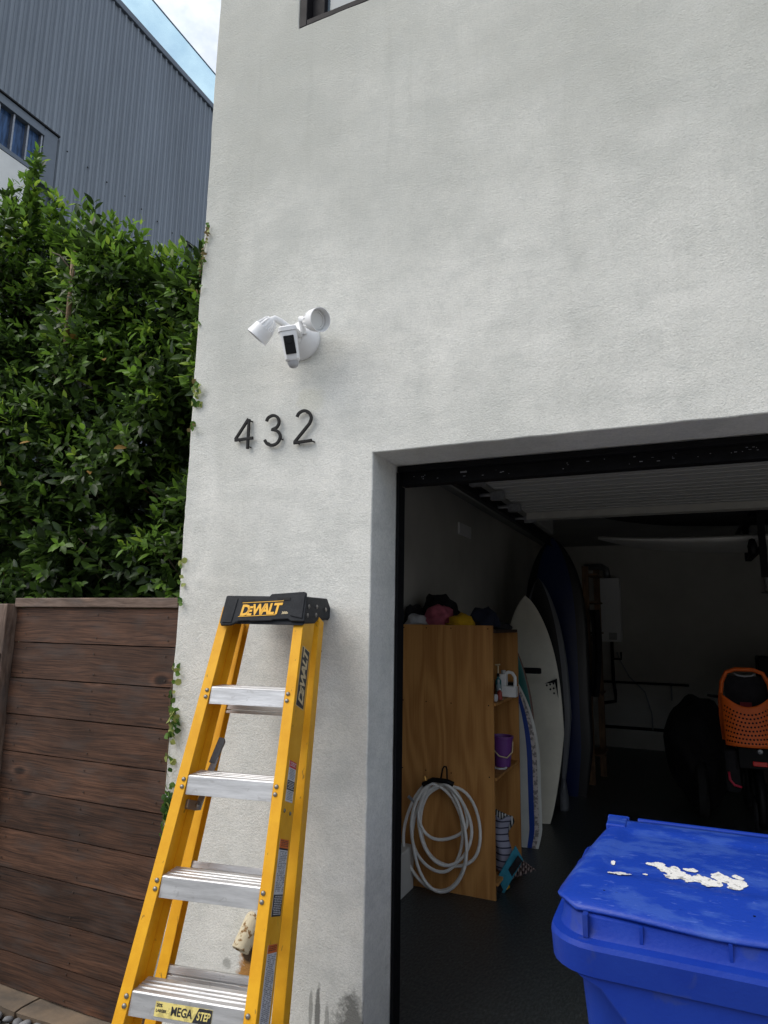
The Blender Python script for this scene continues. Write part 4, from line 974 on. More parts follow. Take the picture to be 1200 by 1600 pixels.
MB().tube([(-.26, .30, .145), (.26, .30, .145)], .012, 8).build('axle', M_galv, bn)
# residue of torn stickers: irregular flakes that follow the lid
def flake(cx, cy, rx, ry, seed, n=44):
    pts = []
    for k in range(n):
        a = 2*math.pi*k/n; r = .85+.75*noise.noise(Vector((math.cos(a)*1.1+seed*3.7, math.sin(a)*1.1, seed)))+.38*noise.noise(Vector((math.cos(a)*4+seed, math.sin(a)*4, 2)))+.2*noise.noise(Vector((math.cos(a)*11+seed, math.sin(a)*11, 7)))
        pts.append((cx+rx*r*math.cos(a), cy+ry*r*math.sin(a)))
    def zz(x, y):
        v = (2.43-(y))/.590; hw = .285+.090*min(1, v/.8)**.8; u = ((x-.05)/hw+1)/2; return lidf(u, v)[2]
    mb = MB(); c = (cx-.05, cy-2.12, zz(cx, cy)+.0062); ring_ = [(a-.05, b-2.12, zz(a, b)+.0052) for a, b in pts]
    mb.add([c]+ring_, [(0, 1+k, 1+(k+1) % n) for k in range(n)]); return mb
def lidz(x, y):
    v = (2.43-y)/.600; hw = .285+.090*min(1, v/.8)**.8; return lidf(((x-.05)/hw+1)/2, v)[2]
def torn(blobs, seed, step=.0022):
    mb = MB(); ids = {}
    xs_ = [b[0] for b in blobs]; ys_ = [b[1] for b in blobs]
    x0, x1, y0, y1 = min(xs_)-.05, max(xs_)+.05, min(ys_)-.04, max(ys_)+.04
    def val(x, y):
        e = max(1-math.hypot((x-bx)/rx, (y-by)/ry) for bx, by, rx, ry in blobs)
        return e+.55*noise.noise(Vector((x*38, y*38, seed)))+.26*noise.noise(Vector((x*95, y*95, seed+3)))
    def vid(i, j):
        if (i, j) not in ids:
            x = x0+i*step; y = y0+j*step
            ids[i, j] = len(mb.v); mb.v.append((x-.05, y-2.12, lidz(x, y)+.0064))
        return ids[i, j]
    for i in range(int((x1-x0)/step)):
        for j in range(int((y1-y0)/step)):
            if val(x0+(i+.5)*step, y0+(j+.5)*step) > .24:
                mb.f.append([vid(i, j), vid(i+1, j), vid(i+1, j+1), vid(i, j+1)]); mb.m.append(0)
    return mb
for bl, sd_ in (([(-.178, 2.010, .034, .020)], 1), ([(-.200, 2.085, .006, .020)], 2), ([(-.085, 2.100, .034, .018), (-.055, 2.082, .042, .026), (-.025, 2.050, .048, .024), (.0, 2.098, .028, .014)], 3),
                ([(.040, 2.052, .036, .036), (.075, 2.078, .040, .030), (.105, 2.062, .030, .034), (.112, 2.098, .022, .016)], 5), ([(-.115, 2.035, .010, .007)], 8), ([(-.152, 2.014, .009, .008)], 9)):
    o = torn(bl, sd_).build('sticker_residue', M_resid, lid, recalc=False); o.data.polygons.foreach_set('use_smooth', [True]*len(o.data.polygons))
for x in (-.03, .12): MB().lathe([(.001, 0), (.009, 0), (.009, .0025), (.006, .0025), (.001, .0005)], 16, (x-.05, 1.895-2.12, lidf((x-.05)/.75+.5, .90)[2]+.003)).build('lid_plug', M_blue, lid)
for x in (-.21, -.18, -.165, .13):
    MB().box(x-.05, x-.05+.005, 1.91-2.12, 1.912-2.12, lidf(.2, .88)[2]+.004, lidf(.2, .88)[2]+.006).build('lid_mark', M_dark, lid)

# ------------------------------------------------------------------ inside the garage
cbn = empty('plywood_cabinet', 'tall plywood storage cabinet with open shelves on its right side', 'cabinet', (-1.5, 4.72, 0))
CL = lambda mb: (setattr(mb, 'v', [(x+1.5, y-4.72, z) for x, y, z in mb.v]), mb)[1]
# front panel: grain vertical -> object X is up
o = MB().box(-.855, .855, -.345, .345, -.009, .009).build('front_panel', M_ply, cbn, loc=(0, 0, 0)); o.matrix_local = Matrix.Translation((-1.51+1.5, 4.40-4.72, .857))@Euler((0, R(-90), 0)).to_matrix().to_4x4()@Euler((R(90), 0, 0)).to_matrix().to_4x4()
o.matrix_local = Matrix(((0, 1, 0, -.0025), (0, 0, 1, -.32), (1, 0, 0, .857), (0, 0, 0, 1)))
o = MB().box(-.83, .83, -.36, .36, -.009, .009).build('back_panel', M_ply, cbn); o.matrix_local = Matrix(((0, 1, 0, 0.0), (0, 0, 1, .335), (1, 0, 0, .832), (0, 0, 0, 1)))
CL(MB().box(-1.86, -1.144, 4.41, 5.07, 1.663, 1.685)).build('top_panel', M_plyd, cbn)
CL(MB().box(-1.86, -1.845, 4.41, 5.04, 0.01, 1.66)).build('side_panel', M_ply, cbn)
CL(MB().box(-1.20, -1.182, 4.41, 5.04, 0.01, .09)).build('plinth', M_plyd, cbn)
for z in (.10, .735, 1.205): CL(MB().box(-1.84, -1.146, 4.411, 5.044, z-.018, z)).build('shelf', M_ply, cbn, bevel=.002)
scm = MB().lathe([(.001, 0), (.0045, 0), (.001, .0008)], 8, (0, 0, 0), (0, -1, 0)).mesh('screw', M_dark)
for x in (-1.80, -1.63, -1.45, -1.19):
    for z in (1.69, 1.19, .74): inst('screw', scm, cbn, (x+1.5, 4.391-4.72-.0015, z))
# soft things
def lump(name, label, cat, loc, sx, sy, sz, mat, seed, amp=.35, parent=None, fr=1.6, group=None, flat=True):
    bm = bmesh.new(); bmesh.ops.create_icosphere(bm, subdivisions=4, radius=1)
    for v in bm.verts:
        n_ = noise.noise(v.co*fr+Vector((seed, 0, 0)))*amp+abs(noise.noise(v.co*fr*2.3+Vector((0, seed, 0))))*amp*.6; v.co *= 1+n_
        if flat and v.co.z < -.35: v.co.z = -.35-.05*(v.co.z+.35)
        v.co = Vector((v.co.x*sx, v.co.y*sy, (v.co.z+.35)*sz))
    me = bpy.data.meshes.new(name); bm.to_mesh(me); bm.free(); me.materials.append(mat); me.polygons.foreach_set('use_smooth', [True]*len(me.polygons))
    o = bpy.data.objects.new(name, me); COL.objects.link(o); o.location = loc
    return tag(o, label, cat, group)
CW = pm('cloth_white', (.55, .55, .57), .9, var=.2, vs=20); CP = pm('cloth_pink', (.50, .12, .17), .9, var=.3, vs=20); CY = pm('cloth_yellow', (.75, .42, .01), .85, var=.2, vs=20)
CK = pm('cloth_black', (.012, .011, .014), .9, var=.3, vs=20); CN = pm('cloth_navy', (.010, .013, .03), .9); CG = pm('cloth_grey', (.06, .06, .065), .9)
def cap(name, label, loc, s, mat, rz, seed):
    r_ = empty(name, label, 'cap', loc, (0, 0, rz))
    bm = bmesh.new(); bmesh.ops.create_icosphere(bm, subdivisions=3, radius=1)
    for v in bm.verts:
        n_ = noise.noise(v.co*1.8+Vector((seed, 0, 0)))*.34-.14*abs(noise.noise(v.co*4+Vector((seed, 3, 0)))); v.co *= 1+n_
        v.co = Vector((v.co.x*.092*s, v.co.y*.09*s, max(0, v.co.z)*.088*s))
    me = bpy.data.meshes.new('crown'); bm.to_mesh(me); bm.free(); me.materials.append(mat); me.polygons.foreach_set('use_smooth', [True]*len(me.polygons))
    o = bpy.data.objects.new('crown', me); COL.objects.link(o); o.parent = r_
    mb = MB(); mb.grid(lambda u, v: ((u-.5)*.15*s*(1-.35*v*v), -.07*s-.075*s*v*math.cos((u-.5)*2.2), .012*s+.012*s*math.cos((u-.5)*3)-.004), 10, 5)
    o = mb.build('brim', mat, r_, smooth=True); md = o.modifiers.new('s', 'SOLIDIFY'); md.thickness = .003
    return r_
lump('cloth_bag', 'black cloth bag slumped at the left end of the cabinet top', 'bag', (-1.83, 4.66, 1.70), .075, .10, .11, CK, 3, .35)
lump('cloth_bag', 'big black bag heaped behind the white and pink caps', 'bag', (-1.67, 4.78, 1.70), .15, .12, .165, CK, 8, .35)
cap('baseball_cap', 'crumpled white cap on the plywood cabinet', (-1.755, 4.53, 1.703), 1.0, CW, .5, 2)
lump('folded_cloth', 'dusty pink crumpled cloth hat on the cabinet top beside the white cap', 'hat', (-1.61, 4.60, 1.70), .105, .085, .115, CP, 14, .35)
cap('baseball_cap', 'bright yellow cap on the cabinet top beside the pink hat', (-1.425, 4.56, 1.703), 1.05, CY, -.5, 7)
lump('cloth_bag', 'dark navy cloth heap right of the yellow cap on the cabinet', 'bag', (-1.30, 4.66, 1.70), .105, .10, .10, CN, 5, .35)
lump('flat_cloth', 'flat black cloth lying at the right end of the cabinet top', 'cloth', (-1.22, 4.80, 1.686), .10, .13, .035, CK, 31, .2)
# hose on a hook
hs_ = empty('garden_hose', 'coiled off white garden hose hanging on the plywood cabinet front', 'hose', (-1.49, 4.33, .70))
path = []
loops = [(.01, .165, .335, .00), (.03, .175, .47, -.012), (-.035, .175, .53, .006), (.055, .20, .50, .02), (.0, .18, .64, -.02), (-.045, .215, .645, .01)]
for i, (cx, wdt, hh, yy_) in enumerate(loops):
    n_ = 40
    for k in range(n_):
        a = 2*math.pi*k/n_; t = i+k/n_
        nx = loops[(i+1) % len(loops)]; f = (k/n_)
        f = max(0, (f-.7)/.3); cxx = cx+(nx[0]-cx)*f; ww = wdt+(nx[1]-wdt)*f; h2 = hh+(nx[2]-hh)*f
        if i == len(loops)-1: cxx, ww, h2 = cx, wdt, hh
        path.append((cxx+ww*math.sin(a)*(1-.12*math.cos(a)), -.03-.012*math.sin(a*2+i)+yy_, -.02-h2*(1-math.cos(a))/2+.010*math.sin(3*a+i*1.7)))
path += [(-.09, -.03, -.05), (-.15, -.025, -.12), (-.19, -.02, -.15)]
MB().tube(path, .0105, 8).build('hose', M_hose, hs_, smooth=True)
MB().tube([(-.19, -.02, -.15), (-.235, -.02, -.12)], .011, 8).build('nozzle', M_galv, hs_)
MB().tube([(-.12, -.045, -.03), (-.05, -.05, .01), (.05, -.05, .01), (.09, -.045, -.005)], .016, 8).build('hanger_cradle', M_dark, hs_, smooth=True)
MB().tube([(-.005, -.03, 0), (.004, -.012, .075), (.012, -.005, .09), (.026, -.005, .09), (.034, -.012, .075), (.042, -.03, 0)], .006, 8).build('hook', M_dark, hs_, smooth=True)
MB().lathe([(.001, 0), (.014, 0), (.016, .012), (.010, .03), (.001, .032)], 12, (-.10, -.055, .0), (-.2, 0, 1)).build('tap_fitting', M_brass, hs_, smooth=True, auto=40)
# shelf goods
jg = empty('plastic_jug', 'white plastic jug with a round handle on the cabinet shelf', 'jug', (-1.165, 4.85, 1.206))
mb = MB(); out_ = rrect(.052, .085, .03, 5)
outl = [(-.06, 0), (.06, 0), (.06, .13), (.05, .17), (.025, .19), (-.03, .19), (-.055, .17), (-.06, .12)]
ang = [(.02+.026*math.cos(a*math.pi/6), .12+.04*math.sin(a*math.pi/6)) for a in range(12)]
bm = bmesh.new()
mb = MB(); mb.box(-.06, .06, -.035, .035, 0, .075).box(-.06, -.012, -.035, .035, .0752, .16).tube([(-.03, 0, .155), (.0, 0, .175), (.03, 0, .168), (.048, 0, .14), (.05, 0, .10), (.045, 0, .06)], .013, 8)
mb.build('jug_body', M_white, jg, bevel=.008)
MB().lathe([(.001, 0), (.018, 0), (.018, .025), (.001, .025)], 12, (-.035, 0, .161)).build('jug_lid', M_greyp, jg)
def bottle(name, label, cat, loc, r, h, mat, capm, pump=False):
    b_ = empty(name, label, cat, loc)
    MB().lathe([(.001, 0), (r, 0), (r, h*.7), (r*.4, h*.82), (r*.4, h*.86), (.001, h*.86)], 16).build('bottle_body', mat, b_, smooth=True, auto=40)
    MB().lathe([(.001, 0), (r*.5, 0), (r*.45, h*.14), (.001, h*.14)], 12, (0, 0, h*.862)).build('bottle_cap', capm, b_)
    if pump: MB().tube([(0, 0, h), (0, 0, h*1.3), (-.02, 0, h*1.34), (.015, 0, h*1.36)], .006, 6).build('pump', M_cream, b_)
bottle('pump_bottle', 'teal pump bottle with a pale pump head on the cabinet shelf', 'bottle', (-1.215, 4.75, 1.206), .022, .17, pm('teal_plastic', (.03, .16, .18), .4), M_dark, True)
bottle('spray_can', 'pale blue bottle in front of the white jug', 'bottle', (-1.195, 4.68, 1.206), .018, .13, pm('pale_blue_plastic', (.25, .34, .38), .4), M_greyp)
bottle('small_jar', 'small red jar with a white top near the jug', 'jar', (-1.178, 4.64, 1.206), .017, .075, pm('red_jar', (.35, .05, .04), .4), M_white)
tag(MB().lathe([(.020, 0), (.024, 0), (.024, .17), (.020, .17), (.019, .01), (.001, .009)], 16, (-1.165, 4.50, 1.231), (-1, .25, .0)).build('paper_roll', M_lw, smooth=True, auto=40), 'grey white rolled tube lying at the front of the shelf', 'roll')
tag(MB().box(-1.20, -1.148, 4.93, 5.03, 1.206, 1.30).build('black_box', M_dark, bevel=.004), 'small black box behind the jug on the cabinet shelf', 'box')
bk = empty('toy_bucket', 'purple plastic bucket with a tan handle on the middle shelf', 'bucket', (-1.205, 4.80, .736))
MB().lathe([(.001, 0), (.055, 0), (.075, .19), (.080, .192), (.080, .205), (.072, .205), (.052, .01), (.001, .008)], 24).build('bucket_body', pm('purple_plastic', (.17, .05, .26), .4, var=.1, vs=8), bk, smooth=True, auto=40)
MB().tube([(-.076, -.02, .17), (-.06, -.07, .13), (.0, -.09, .08), (.05, -.07, .07), (.074, -.01, .10), (.076, 0, .17)], .005, 6).build('handle', M_cream, bk, smooth=True)
tag(MB().tube([(-1.24, 4.68, .742), (-1.19, 4.66, .742), (-1.16, 4.67, .744), (-1.15, 4.69, .748)], .007, 6).build('toy_starfish', M_lw), 'tiny pale toy lying at the shelf edge under the bucket', 'toy')
def stripe(name, a, b, sc__, axis=0):
    m = bpy.data.materials.new(name); m.use_nodes = True; t = m.node_tree; p = t.nodes['Principled BSDF']; p.inputs['Roughness'].default_value = .9
    tc = N(t, 'ShaderNodeTexCoord'); s = N(t, 'ShaderNodeSeparateXYZ'); t.links.new(tc.outputs['Object'], s.inputs[0])
    v = math_node(t, 'FRACT', math_node(t, 'MULTIPLY', s.outputs[axis], sc__)); g_ = math_node(t, 'GREATER_THAN', v, .78 if sc__ < 45 else .5)
    x = N(t, 'ShaderNodeMixRGB'); x.inputs[1].default_value = (*a, 1); x.inputs[2].default_value = (*b, 1); t.links.new(g_, x.inputs[0]); t.links.new(x.outputs[0], p.inputs['Base Color']); return m
tl = empty('towel_pile', 'striped grey lavender beach towels spilling from the lowest cabinet shelf', 'towels', (-1.18, 4.66, .10))
def drape(nm, mat, f, nu=14, nv=24, th=.01):
    o = MB().grid(f, nu, nv).build(nm, mat, tl, smooth=True); md = o.modifiers.new('s', 'SOLIDIFY'); md.thickness = th; return o
drape('towel', stripe('lavender_stripe', (.30, .30, .38), (.03, .03, .06), 24, 2), lambda u, v: (-.06+.13*u+.015*math.sin(v*7), -.03-.05*math.sin(u*3)-.02*v, .02+.33*v+.01*math.sin(u*9)))
drape('patterned_towel', stripe('zebra', (.50, .50, .48), (.01, .01, .012), 55, 0), lambda u, v: (-.07+.14*u+.02*math.sin(v*5+u*4), -.01-.06*math.sin(u*3), .22+.19*v*(1-.3*u)))
drape('teal_towel', pm('teal_towel', (.03, .24, .34), .9, var=.2, vs=30), lambda u, v: (-.04+.15*v+.05*u, -.10-.02*math.sin(v*4), -.07+.26*v-.08*u))
drape('black_strap', CK, lambda u, v: (-.03+.16*v+.03*u, -.115, -.10+.24*v-.03*u), 4, 10)
ts = empty('striped_bag', 'pleated pink and brown striped fabric bundle on the garage floor by the cabinet', 'bag', (-1.10, 4.72, .0))
mb = MB(); mb.grid(lambda u, v: (-.06+.10*v+(.06+.10*v)*(u-.5)*1.2, -.05-.02*math.sin(u*40)*v+.04*u, .20-.17*v+.09*u*v), 48, 8)
o = mb.build('pleated_fabric', stripe('brown_stripe', (.32, .24, .22), (.05, .03, .03), 60, 0), ts, smooth=True); md = o.modifiers.new('s', 'SOLIDIFY'); md.thickness = .006
lump('yellow_ball', 'small yellow soft toy on the floor under the towels', 'toy', (-1.165, 4.60, .012), .04, .04, .045, CY, 9, .35)

# surfboards
def board(label, name, base, h, hw, lean, yaw_, mats, cuts, thick=.03, nose=.55, tail=.28, logo=None, roll_=0):
    r_ = empty(name, label, 'surfboard', base, (R(lean[0]), R(lean[1]), R(yaw_)))
    nt_ = 40; fs = sorted(set([-1, -.985, 1, .985]+[round(-1+2*i/16, 4) for i in range(17)]+[c for c in cuts]+[-c for c in cuts]))
    def W_(t):
        a = min(1, (t/.45+tail*.5))**.55 if t < .45 else 1
        tt = max(0, (t-.45)/.55); b = (1-tt**(2.0/nose*.9))**.75 if t >= .45 else 1
        return max(.003, hw*min(a, 1)*b)
    mb = MB(); n_ = len(fs)
    for sgn in (-1, 1):
        b = len(mb.v)
        for j in range(nt_+1):
            t = j/nt_; t = t if j < nt_ else .9995
            for f_ in fs:
                th = thick*(.35+.65*math.sin(math.pi*min(1, max(0, t))**.9))*math.sqrt(max(0, 1-f_*f_))
                mb.v.append((W_(t)*f_, sgn*th+.05*((t-.4)**2)*(-1), t*h))
        for j in range(nt_):
            for i in range(n_-1):
                q = b+j*n_+i; mid = abs((fs[i]+fs[i+1])/2)
                k = sum(1 for c in cuts if mid > c); mb.f.append([q, q+1, q+n_+1, q+n_] if sgn > 0 else [q+1, q, q+n_, q+n_+1]); mb.m.append(k)
    bo = mb.build('board_body', mats, r_, smooth=True, auto=60)
    if logo: logo(r_, W_, thick)
    return r_
G = lambda n, c, r=.35: pm(n, c, r, var=.12, vs=6)
BW = G('board_cream', (.80, .77, .66)); BK = G('board_black', (.008, .008, .010)); BG = G('board_grey', (.13, .14, .16)); BN = G('board_navy', (.006, .018, .09), .3); BT = G('board_teal', (.01, .16, .15))
BWh = G('board_white', (.62, .63, .60)); BBl = G('board_blue', (.012, .05, .30)); BPk = pm('board_patterned', (.55, .50, .48), .5, var=.6, vs=45, contrast=(.46, .54)); BBr = G('board_brown', (.14, .055, .03)); BGr = G('board_green', (.03, .12, .03))
def logo_c(r_, W_, th):
    y = -th-.004
    MB().prism([(.13, 1.19), (.245, 1.235), (.245, 1.20)], XZ, y, y+.004).build('logo', M_dark, r_)
    MB().prism([(.225, 1.20), (.245, 1.20), (.245, 1.06)], XZ, y, y+.004).build('logo', M_dark, r_)
    for i in range(3):
        for j in range(3-i):
            x = .15+.03*(i+j); z = 1.175-.035*j-.012*i+.02*i
            MB().prism([(x, z-.012), (x+.010, z), (x, z+.012), (x-.010, z)], XZ, y, y+.004).build('logo', M_dark, r_)
board('cream surfboard with black checker logo leaning behind the cabinet', 'surfboard', (-1.232, 6.2, .0), 2.0, .27, (-3, -3.0, 0), 0, [BW], [], thick=.03, nose=.72, tail=.3, logo=logo_c)
board('dark surfboard with a broad grey rim behind the cream board', 'surfboard', (-1.21, 6.75, .03), 2.17, .235, (-2, -2.6, 0), 0, [BK, BG], [.74], thick=.035, nose=.72, tail=.3)
board('tall navy paddleboard with black rails, rearmost of the standing boards', 'paddleboard', (-1.22, 7.3, .0), 2.68, .34, (-1, -.6, 0), 0, [BN, BK], [.66], thick=.06, nose=.5, tail=1.2)
board('narrow teal surfboard with a brown rim between the cabinet and cream board', 'surfboard', (-1.36, 5.66, .0), 1.68, .24, (-3, -2, 0), 0, [BT, BT, BBr], [.6, .93], thick=.03, nose=.8, tail=.6)
board('white bodyboard with a blue band and patterned rim, frontmost board', 'bodyboard', (-1.36, 5.50, .0), 1.40, .29, (-2, -1.0, 0), 0, [BWh, BBl, BPk, BWh], [.66, .80, .92], thick=.03, nose=.9, tail=1.6)
fb_ = board('short white surfboard with a green edge low beside the cabinet', 'surfboard', (-1.36, 5.30, .0), .50, .17, (-2, -2, 0), 0, [BWh, BGr], [.93], thick=.02, nose=.8, tail=1.6)
rk = empty('board_rack', 'dark padded wall rack arms holding the surfboards', 'rack', (-1.89, 6, 1.3))
for y, z in ((5.86, 1.33), (6.5, 1.33)): MB().box(.0, .77, y-6-.02, y-6+.02, z-1.3-.025, z-1.3+.025).build('rack_arm', M_dark, rk, bevel=.01)
MB().box(0, .03, -.8, .7, -.05, .15).build('rack_plate', M_dark, rk)
# leash / fins bag at the foot of the grey board
lump('fin_sock', 'grey fin cover on the floor beneath the grey rimmed board', 'fin cover', (-1.10, 6.72, .0), .045, .05, .20, BG, 12, .2)
# boards hung flat under the ceiling
def hung(label, name, c, ln, hw, th, mats, zoff=0):
    r_ = empty(name, label, 'surfboard', c)
    mb = MB(); nt_ = 36; fs = [-1+2*i/12 for i in range(13)]
    for sgn in (-1, 1):
        b = len(mb.v)
        for j in range(nt_+1):
            t = min(.9995, max(.0005, j/nt_)); ww = hw*(1-abs(2*t-1)**3.0)**.7
            for f_ in fs: mb.v.append((ln*(t-.5), ww*f_, sgn*th*math.sqrt(max(0, 1-f_*f_))*(.3+.7*math.sin(math.pi*t))+.10*(2*t-1)**4))
        for j in range(nt_):
            for i in range(12):
                q = b+j*13+i; mb.f.append([q, q+1, q+14, q+13]); mb.m.append(0)
    mb.build('board_body', mats, r_, smooth=True); return r_
hung('long white paddleboard slung flat beneath the garage ceiling', 'paddleboard', (1.0, 6.25, 2.42), 3.3, .52, .055, [G('hung_board_white', (.62, .61, .58))])
hung('black board bag slung above the white paddleboard', 'board_bag', (.85, 6.2, 2.66), 3.2, .42, .07, [M_rubber])
st = empty('hanging_strap', 'black strap with buckle looped round the ceiling paddleboard', 'strap', (.60, 6.45, 2.90))
MB().box(-.025, .025, -.76, -.75, -.80, 0).box(-.025, .025, .43, .44, -.56, 0).box(-.025, .025, -.749, .429, -.57, -.56).build('webbing', M_dark, st)
MB().lathe([(.001, 0), (.03, .02), (.035, .08), (.02, .13), (.001, .14)], 10, (-.07, -.77, -.64)).build('buckle', M_dark, st, smooth=True)
st2 = empty('wall_cabinet', 'small white cabinet high on the rear garage wall at right', 'cabinet', (1.25, 10.43, 2.25))
MB().box(-.16, .16, -.12, 0, -.02, .26).build('door', M_whitew, st2, bevel=.006); MB().tube([(-.22, -.1, -.05), (.2, -.1, -.05)], .010, 6).build('towel_rod', M_galv, st2)
# tall wooden shelf frame behind boards
M_tim = wood_mat('dark_timber', (.10, .055, .028), (.22, .13, .07), rand=.05, knots=False)
wsf = empty('wooden_shelf', 'tall bare timber shelf frame beside the navy board', 'shelf', (-.98, 7.9, 0))
o = MB().box(-1.2, 1.2, -.035, .035, -.02, .02).build('upright', M_tim, wsf); o.matrix_local = Matrix(((0, 1, 0, 0), (0, 0, 1, 0), (1, 0, 0, 1.2), (0, 0, 0, 1)))
o = MB().box(-1.2, 1.2, -.035, .035, -.02, .02).build('upright', M_tim, wsf); o.matrix_local = Matrix(((0, 1, 0, .07), (0, 0, 1, .5), (1, 0, 0, 1.2), (0, 0, 0, 1)))
for z in (.3, .95, 1.63, 1.98, 2.30): MB().box(.0, .13, .022, .48, z, z+.02).build('shelf_board', M_tim, wsf)
MB().box(.02, .035, .03, .46, 1.0, 1.62).build('panel', M_tim, wsf)
tag(MB().grid(lambda u, v: (-.965+.10*u+.05*math.sin(v*2.4), 7.80+.02*math.sin(u*8), .95+.95*v), 8, 16).build('hanging_wetsuit', CK, smooth=True), 'black wetsuit hanging from the timber shelf', 'wetsuit')
# water heater and pipes
wh = empty('water_heater', 'white tankless water heater on the dark rear garage wall', 'water heater', (-.94, 10.45, 1.50))
MB().box(-.16, .15, -.26, -.02, .0, .92).build('casing', pm('heater_white', (.88, .88, .88), .5), wh, bevel=.012)
MB().box(-.20, -.162, -.24, -.04, .02, .30).build('side_box', M_dark, wh, bevel=.005)
MB().box(-.02, .09, -.268, -.261, .03, .13).build('control_panel', M_greyp, wh, bevel=.003)
pi = empty('wall_pipework', 'dark water pipes and valves running below the heater', 'pipes', (-.94, 10.42, .9))
MB().tube([(.0, -.05, .60), (.0, -.05, .05), (.02, -.05, -.15), (.02, -.05, -.25), (-.14, -.05, -.28)], .022, 8).build('drain_pipe', M_blackm, pi, smooth=True)
MB().tube([(-.14, -.04, .02), (1.0, -.04, .02)], .016, 8).build('copper_pipe', M_blackm, pi, smooth=True)
MB().tube([(.06, -.03, .45), (.09, -.03, .35), (.22, -.03, .10), (.42, -.03, -.1), (.5, -.03, -.4), (.5, -.03, -.62)], .010, 6).build('flexible_pipe', M_galv, pi, smooth=True)
MB().tube([(.0, -.05, .35), (.12, -.05, .35), (.12, -.05, .45)], .015, 6).build('branch_pipe', M_blackm, pi)
MB().tube([(.77, -.03, .02), (.77, -.03, -.2)], .012, 6).build('pipe_stub', M_galv, pi)
MB().tube([(-.35, -.06, 1.70), (-.1, -.06, 1.70), (-.04, -.08, 1.66), (-.02, -.1, 1.53)], .05, 10).build('flue', M_galv, pi, smooth=True)
# bicycle with child seat, covered scooter
sv = empty('covered_scooter', 'lumpy scooter under a black cover near the rear garage wall', 'scooter', (.10, 7.7, 0))
bm = bmesh.new(); bmesh.ops.create_icosphere(bm, subdivisions=4, radius=1)
for v in bm.verts:
    n_ = noise.noise(v.co*1.5)*.25; v.co *= 1+n_; v.co = Vector((v.co.x*.30, v.co.y*.7, max(0, .5+v.co.z*.5)*1.02))
me = bpy.data.meshes.new('cover'); bm.to_mesh(me); bm.free(); me.materials.append(CK); me.polygons.foreach_set('use_smooth', [True]*len(me.polygons))
o = bpy.data.objects.new('cover', me); COL.objects.link(o); o.parent = sv
MB().lathe([(.05, -.05), (.22, -.05), (.25, -.03), (.25, .03), (.22, .05), (.05, .05)], 24, (0, -.62, .25), (1, 0, .0)).build('wheel', M_rubber, sv, smooth=True, auto=40)
bc = empty('bicycle', 'black cargo bicycle seen from behind with a red rear reflector', 'bicycle', (.50, 6.15, 0))
MB().tube([(0, .25+.29*math.cos(a/24*2*math.pi), .33+.29*math.sin(a/24*2*math.pi)) for a in range(24)], .028, 10, closed=True).build('wheel', M_rubber, bc, smooth=True)
MB().tube([(0, 1.45+.29*math.cos(a/24*2*math.pi), .33+.29*math.sin(a/24*2*math.pi)) for a in range(24)], .028, 10, closed=True).build('wheel', M_rubber, bc, smooth=True)
MB().tube([(0, .25+.33*math.cos(a/20*math.pi*1.1+.2), .33+.335*math.sin(a/20*math.pi*1.1+.2)) for a in range(20)], .034, 8).build('mudguard', M_dark, bc, smooth=True)
MB().tube([(0, .25, .33), (0, .72, .30), (0, .62, .82), (0, .25, .33)], .018, 8).tube([(0, .72, .30), (0, 1.28, .80), (0, 1.45, .33)], .022, 8).tube([(0, .62, .80), (0, 1.26, .82)], .02, 8).tube([(0, 1.24, .75), (0, 1.22, 1.05)], .016, 8).tube([(-.30, 1.10, 1.08), (-.1, 1.22, 1.05), (.1, 1.22, 1.05), (.30, 1.10, 1.08)], .013, 8).build('frame', M_blackm, bc, smooth=True)
MB().box(-.13, .13, -.05, .55, .735, .755).box(-.14, .14, -.07, -.045, .64, .80).build('rear_rack', M_dark, bc, bevel=.006)
MB().box(-.24, -.13, -.02, .42, .44, .76).build('pannier', CK, bc, bevel=.03); MB().box(.13, .24, -.02, .42, .44, .76).build('pannier', CK, bc, bevel=.03)
MB().box(-.045, .055, -.085, -.072, .665, .700).build('reflector', pm('red_reflector', (.75, .01, .01), .25, coat=.5), bc, bevel=.004)
MB().lathe([(.001, 0), (.022, 0), (.018, .012), (.001, .015)], 16, (.01, -.075, .775), (0, -1, 0)).build('lock_dial', M_galv, bc)
MB().tube([(-.215, -.04, .60), (-.21, -.05, .54), (-.18, -.055, .505), (-.13, -.06, .495)], .009, 8).build('cable_guard', pm('pink_red', (.55, .02, .06), .4), bc, smooth=True)
sdl = MB().lathe([(.001, 0), (.09, .01), (.10, .04), (.001, .06)], 14, (0, .60, .90)).build('saddle', M_dark, bc, smooth=True, auto=50)
cs = empty('child_seat', 'orange perforated child bicycle seat mounted over the rear rack', 'child seat', (.445, 6.12, .81)); cs.scale = (1.04, 1.04, 1.04)
M_or = pm('orange_plastic', (.95, .16, .014), .5, var=.1, vs=10)
def sh(u, v):
    a = (u-.5)*2.5; wd = .165+.015*v
    top = .335-.05*math.cos((u-.5)*2*math.pi*.9)*.9
    return (math.sin(a)*wd*1.05, -.02-.11*math.cos(a)*(.85+.15*v)+.05*v, .0+v*top)
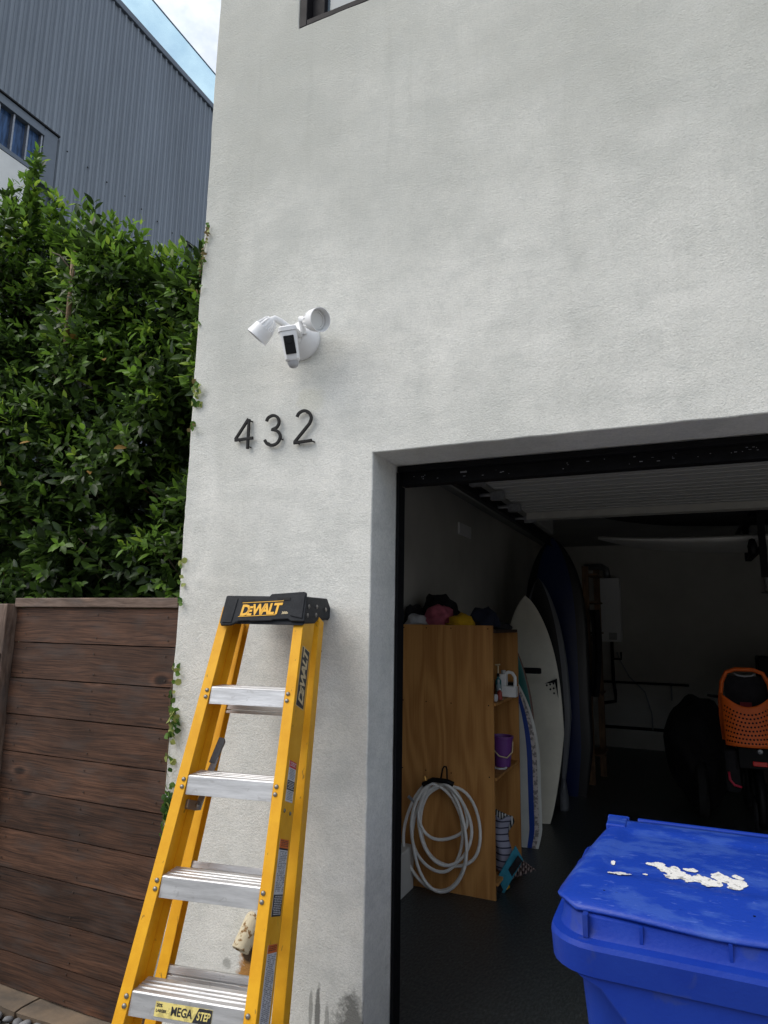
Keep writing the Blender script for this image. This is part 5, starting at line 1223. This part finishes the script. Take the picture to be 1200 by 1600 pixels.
o = MB().grid(sh, 36, 18).build('shell', M_or, cs, smooth=True); md = o.modifiers.new('s', 'SOLIDIFY'); md.thickness = .008
mb = MB()
for j in range(8):
    for i in range(15):
        u = .10+.8*(i+.5*(j % 2))/15; v = .10+.80*j/8; p = Vector(sh(u, v)); a = (u-.5)*2.5; nrm = Vector((math.sin(a), -math.cos(a), 0))
        mb.lathe([(.001, 0), (.0075, 0), (.001, .0012)], 6, p+nrm*.0045, nrm)
o = mb.build('perforation', M_dark, cs); o['kind'] = 'stuff'
MB().tube([(-.165, .10, .02), (-.178, .06, .20), (-.178, .04, .32), (-.160, .03, .46), (-.125, .03, .535), (-.06, .03, .56), (.06, .03, .56), (.125, .03, .535), (.160, .03, .46), (.178, .04, .32), (.178, .06, .20), (.165, .10, .02)], .016, 10).build('frame_tube', M_or, cs, smooth=True)
MB().grid(lambda u, v: ((u-.5)*.28, .09-.02*math.cos((u-.5)*3), .22+.29*v), 8, 8).build('seat_pad', CK, cs, smooth=True)
MB().tube([(-.07, .02, .53), (-.05, .015, .515), (0, .012, .508), (.05, .015, .515), (.07, .02, .53)], .007, 6).build('grab_handle', M_greyp, cs, smooth=True)
MB().box(-.04, .04, .05, .07, .27, .31).build('strap_pad', pm('dark_red', (.2, .01, .02), .7), cs)
tag(MB().box(.80, 1.3, 9.0, 9.3, .9, 1.40).build('storage_crate', M_dark, bevel=.02), 'black storage crate at the right in the dark rear of the garage', 'crate')
tag(MB().box(.75, 1.35, 8.9, 9.4, .0, .90).build('workbench', M_plyd, bevel=.01), 'low dark bench under the black crate in the rear', 'bench')

# ------------------------------------------------------------------ unseen building behind the camera, added to dim light entering the garage
ob = empty('added_alley_building', 'plain unseen block across the alley, added to dim light into the garage', 'building', (0, -9, 0))
MB().box(-10, 12, -6, 0, -.11, 4.2).build('wall', pm('brown_render', (.34, .31, .27), .9, var=.2, vs=2), ob)
MB().box(-10.2, 12.2, -6.2, .2, 4.202, 4.4).build('roof', M_steelt, ob)
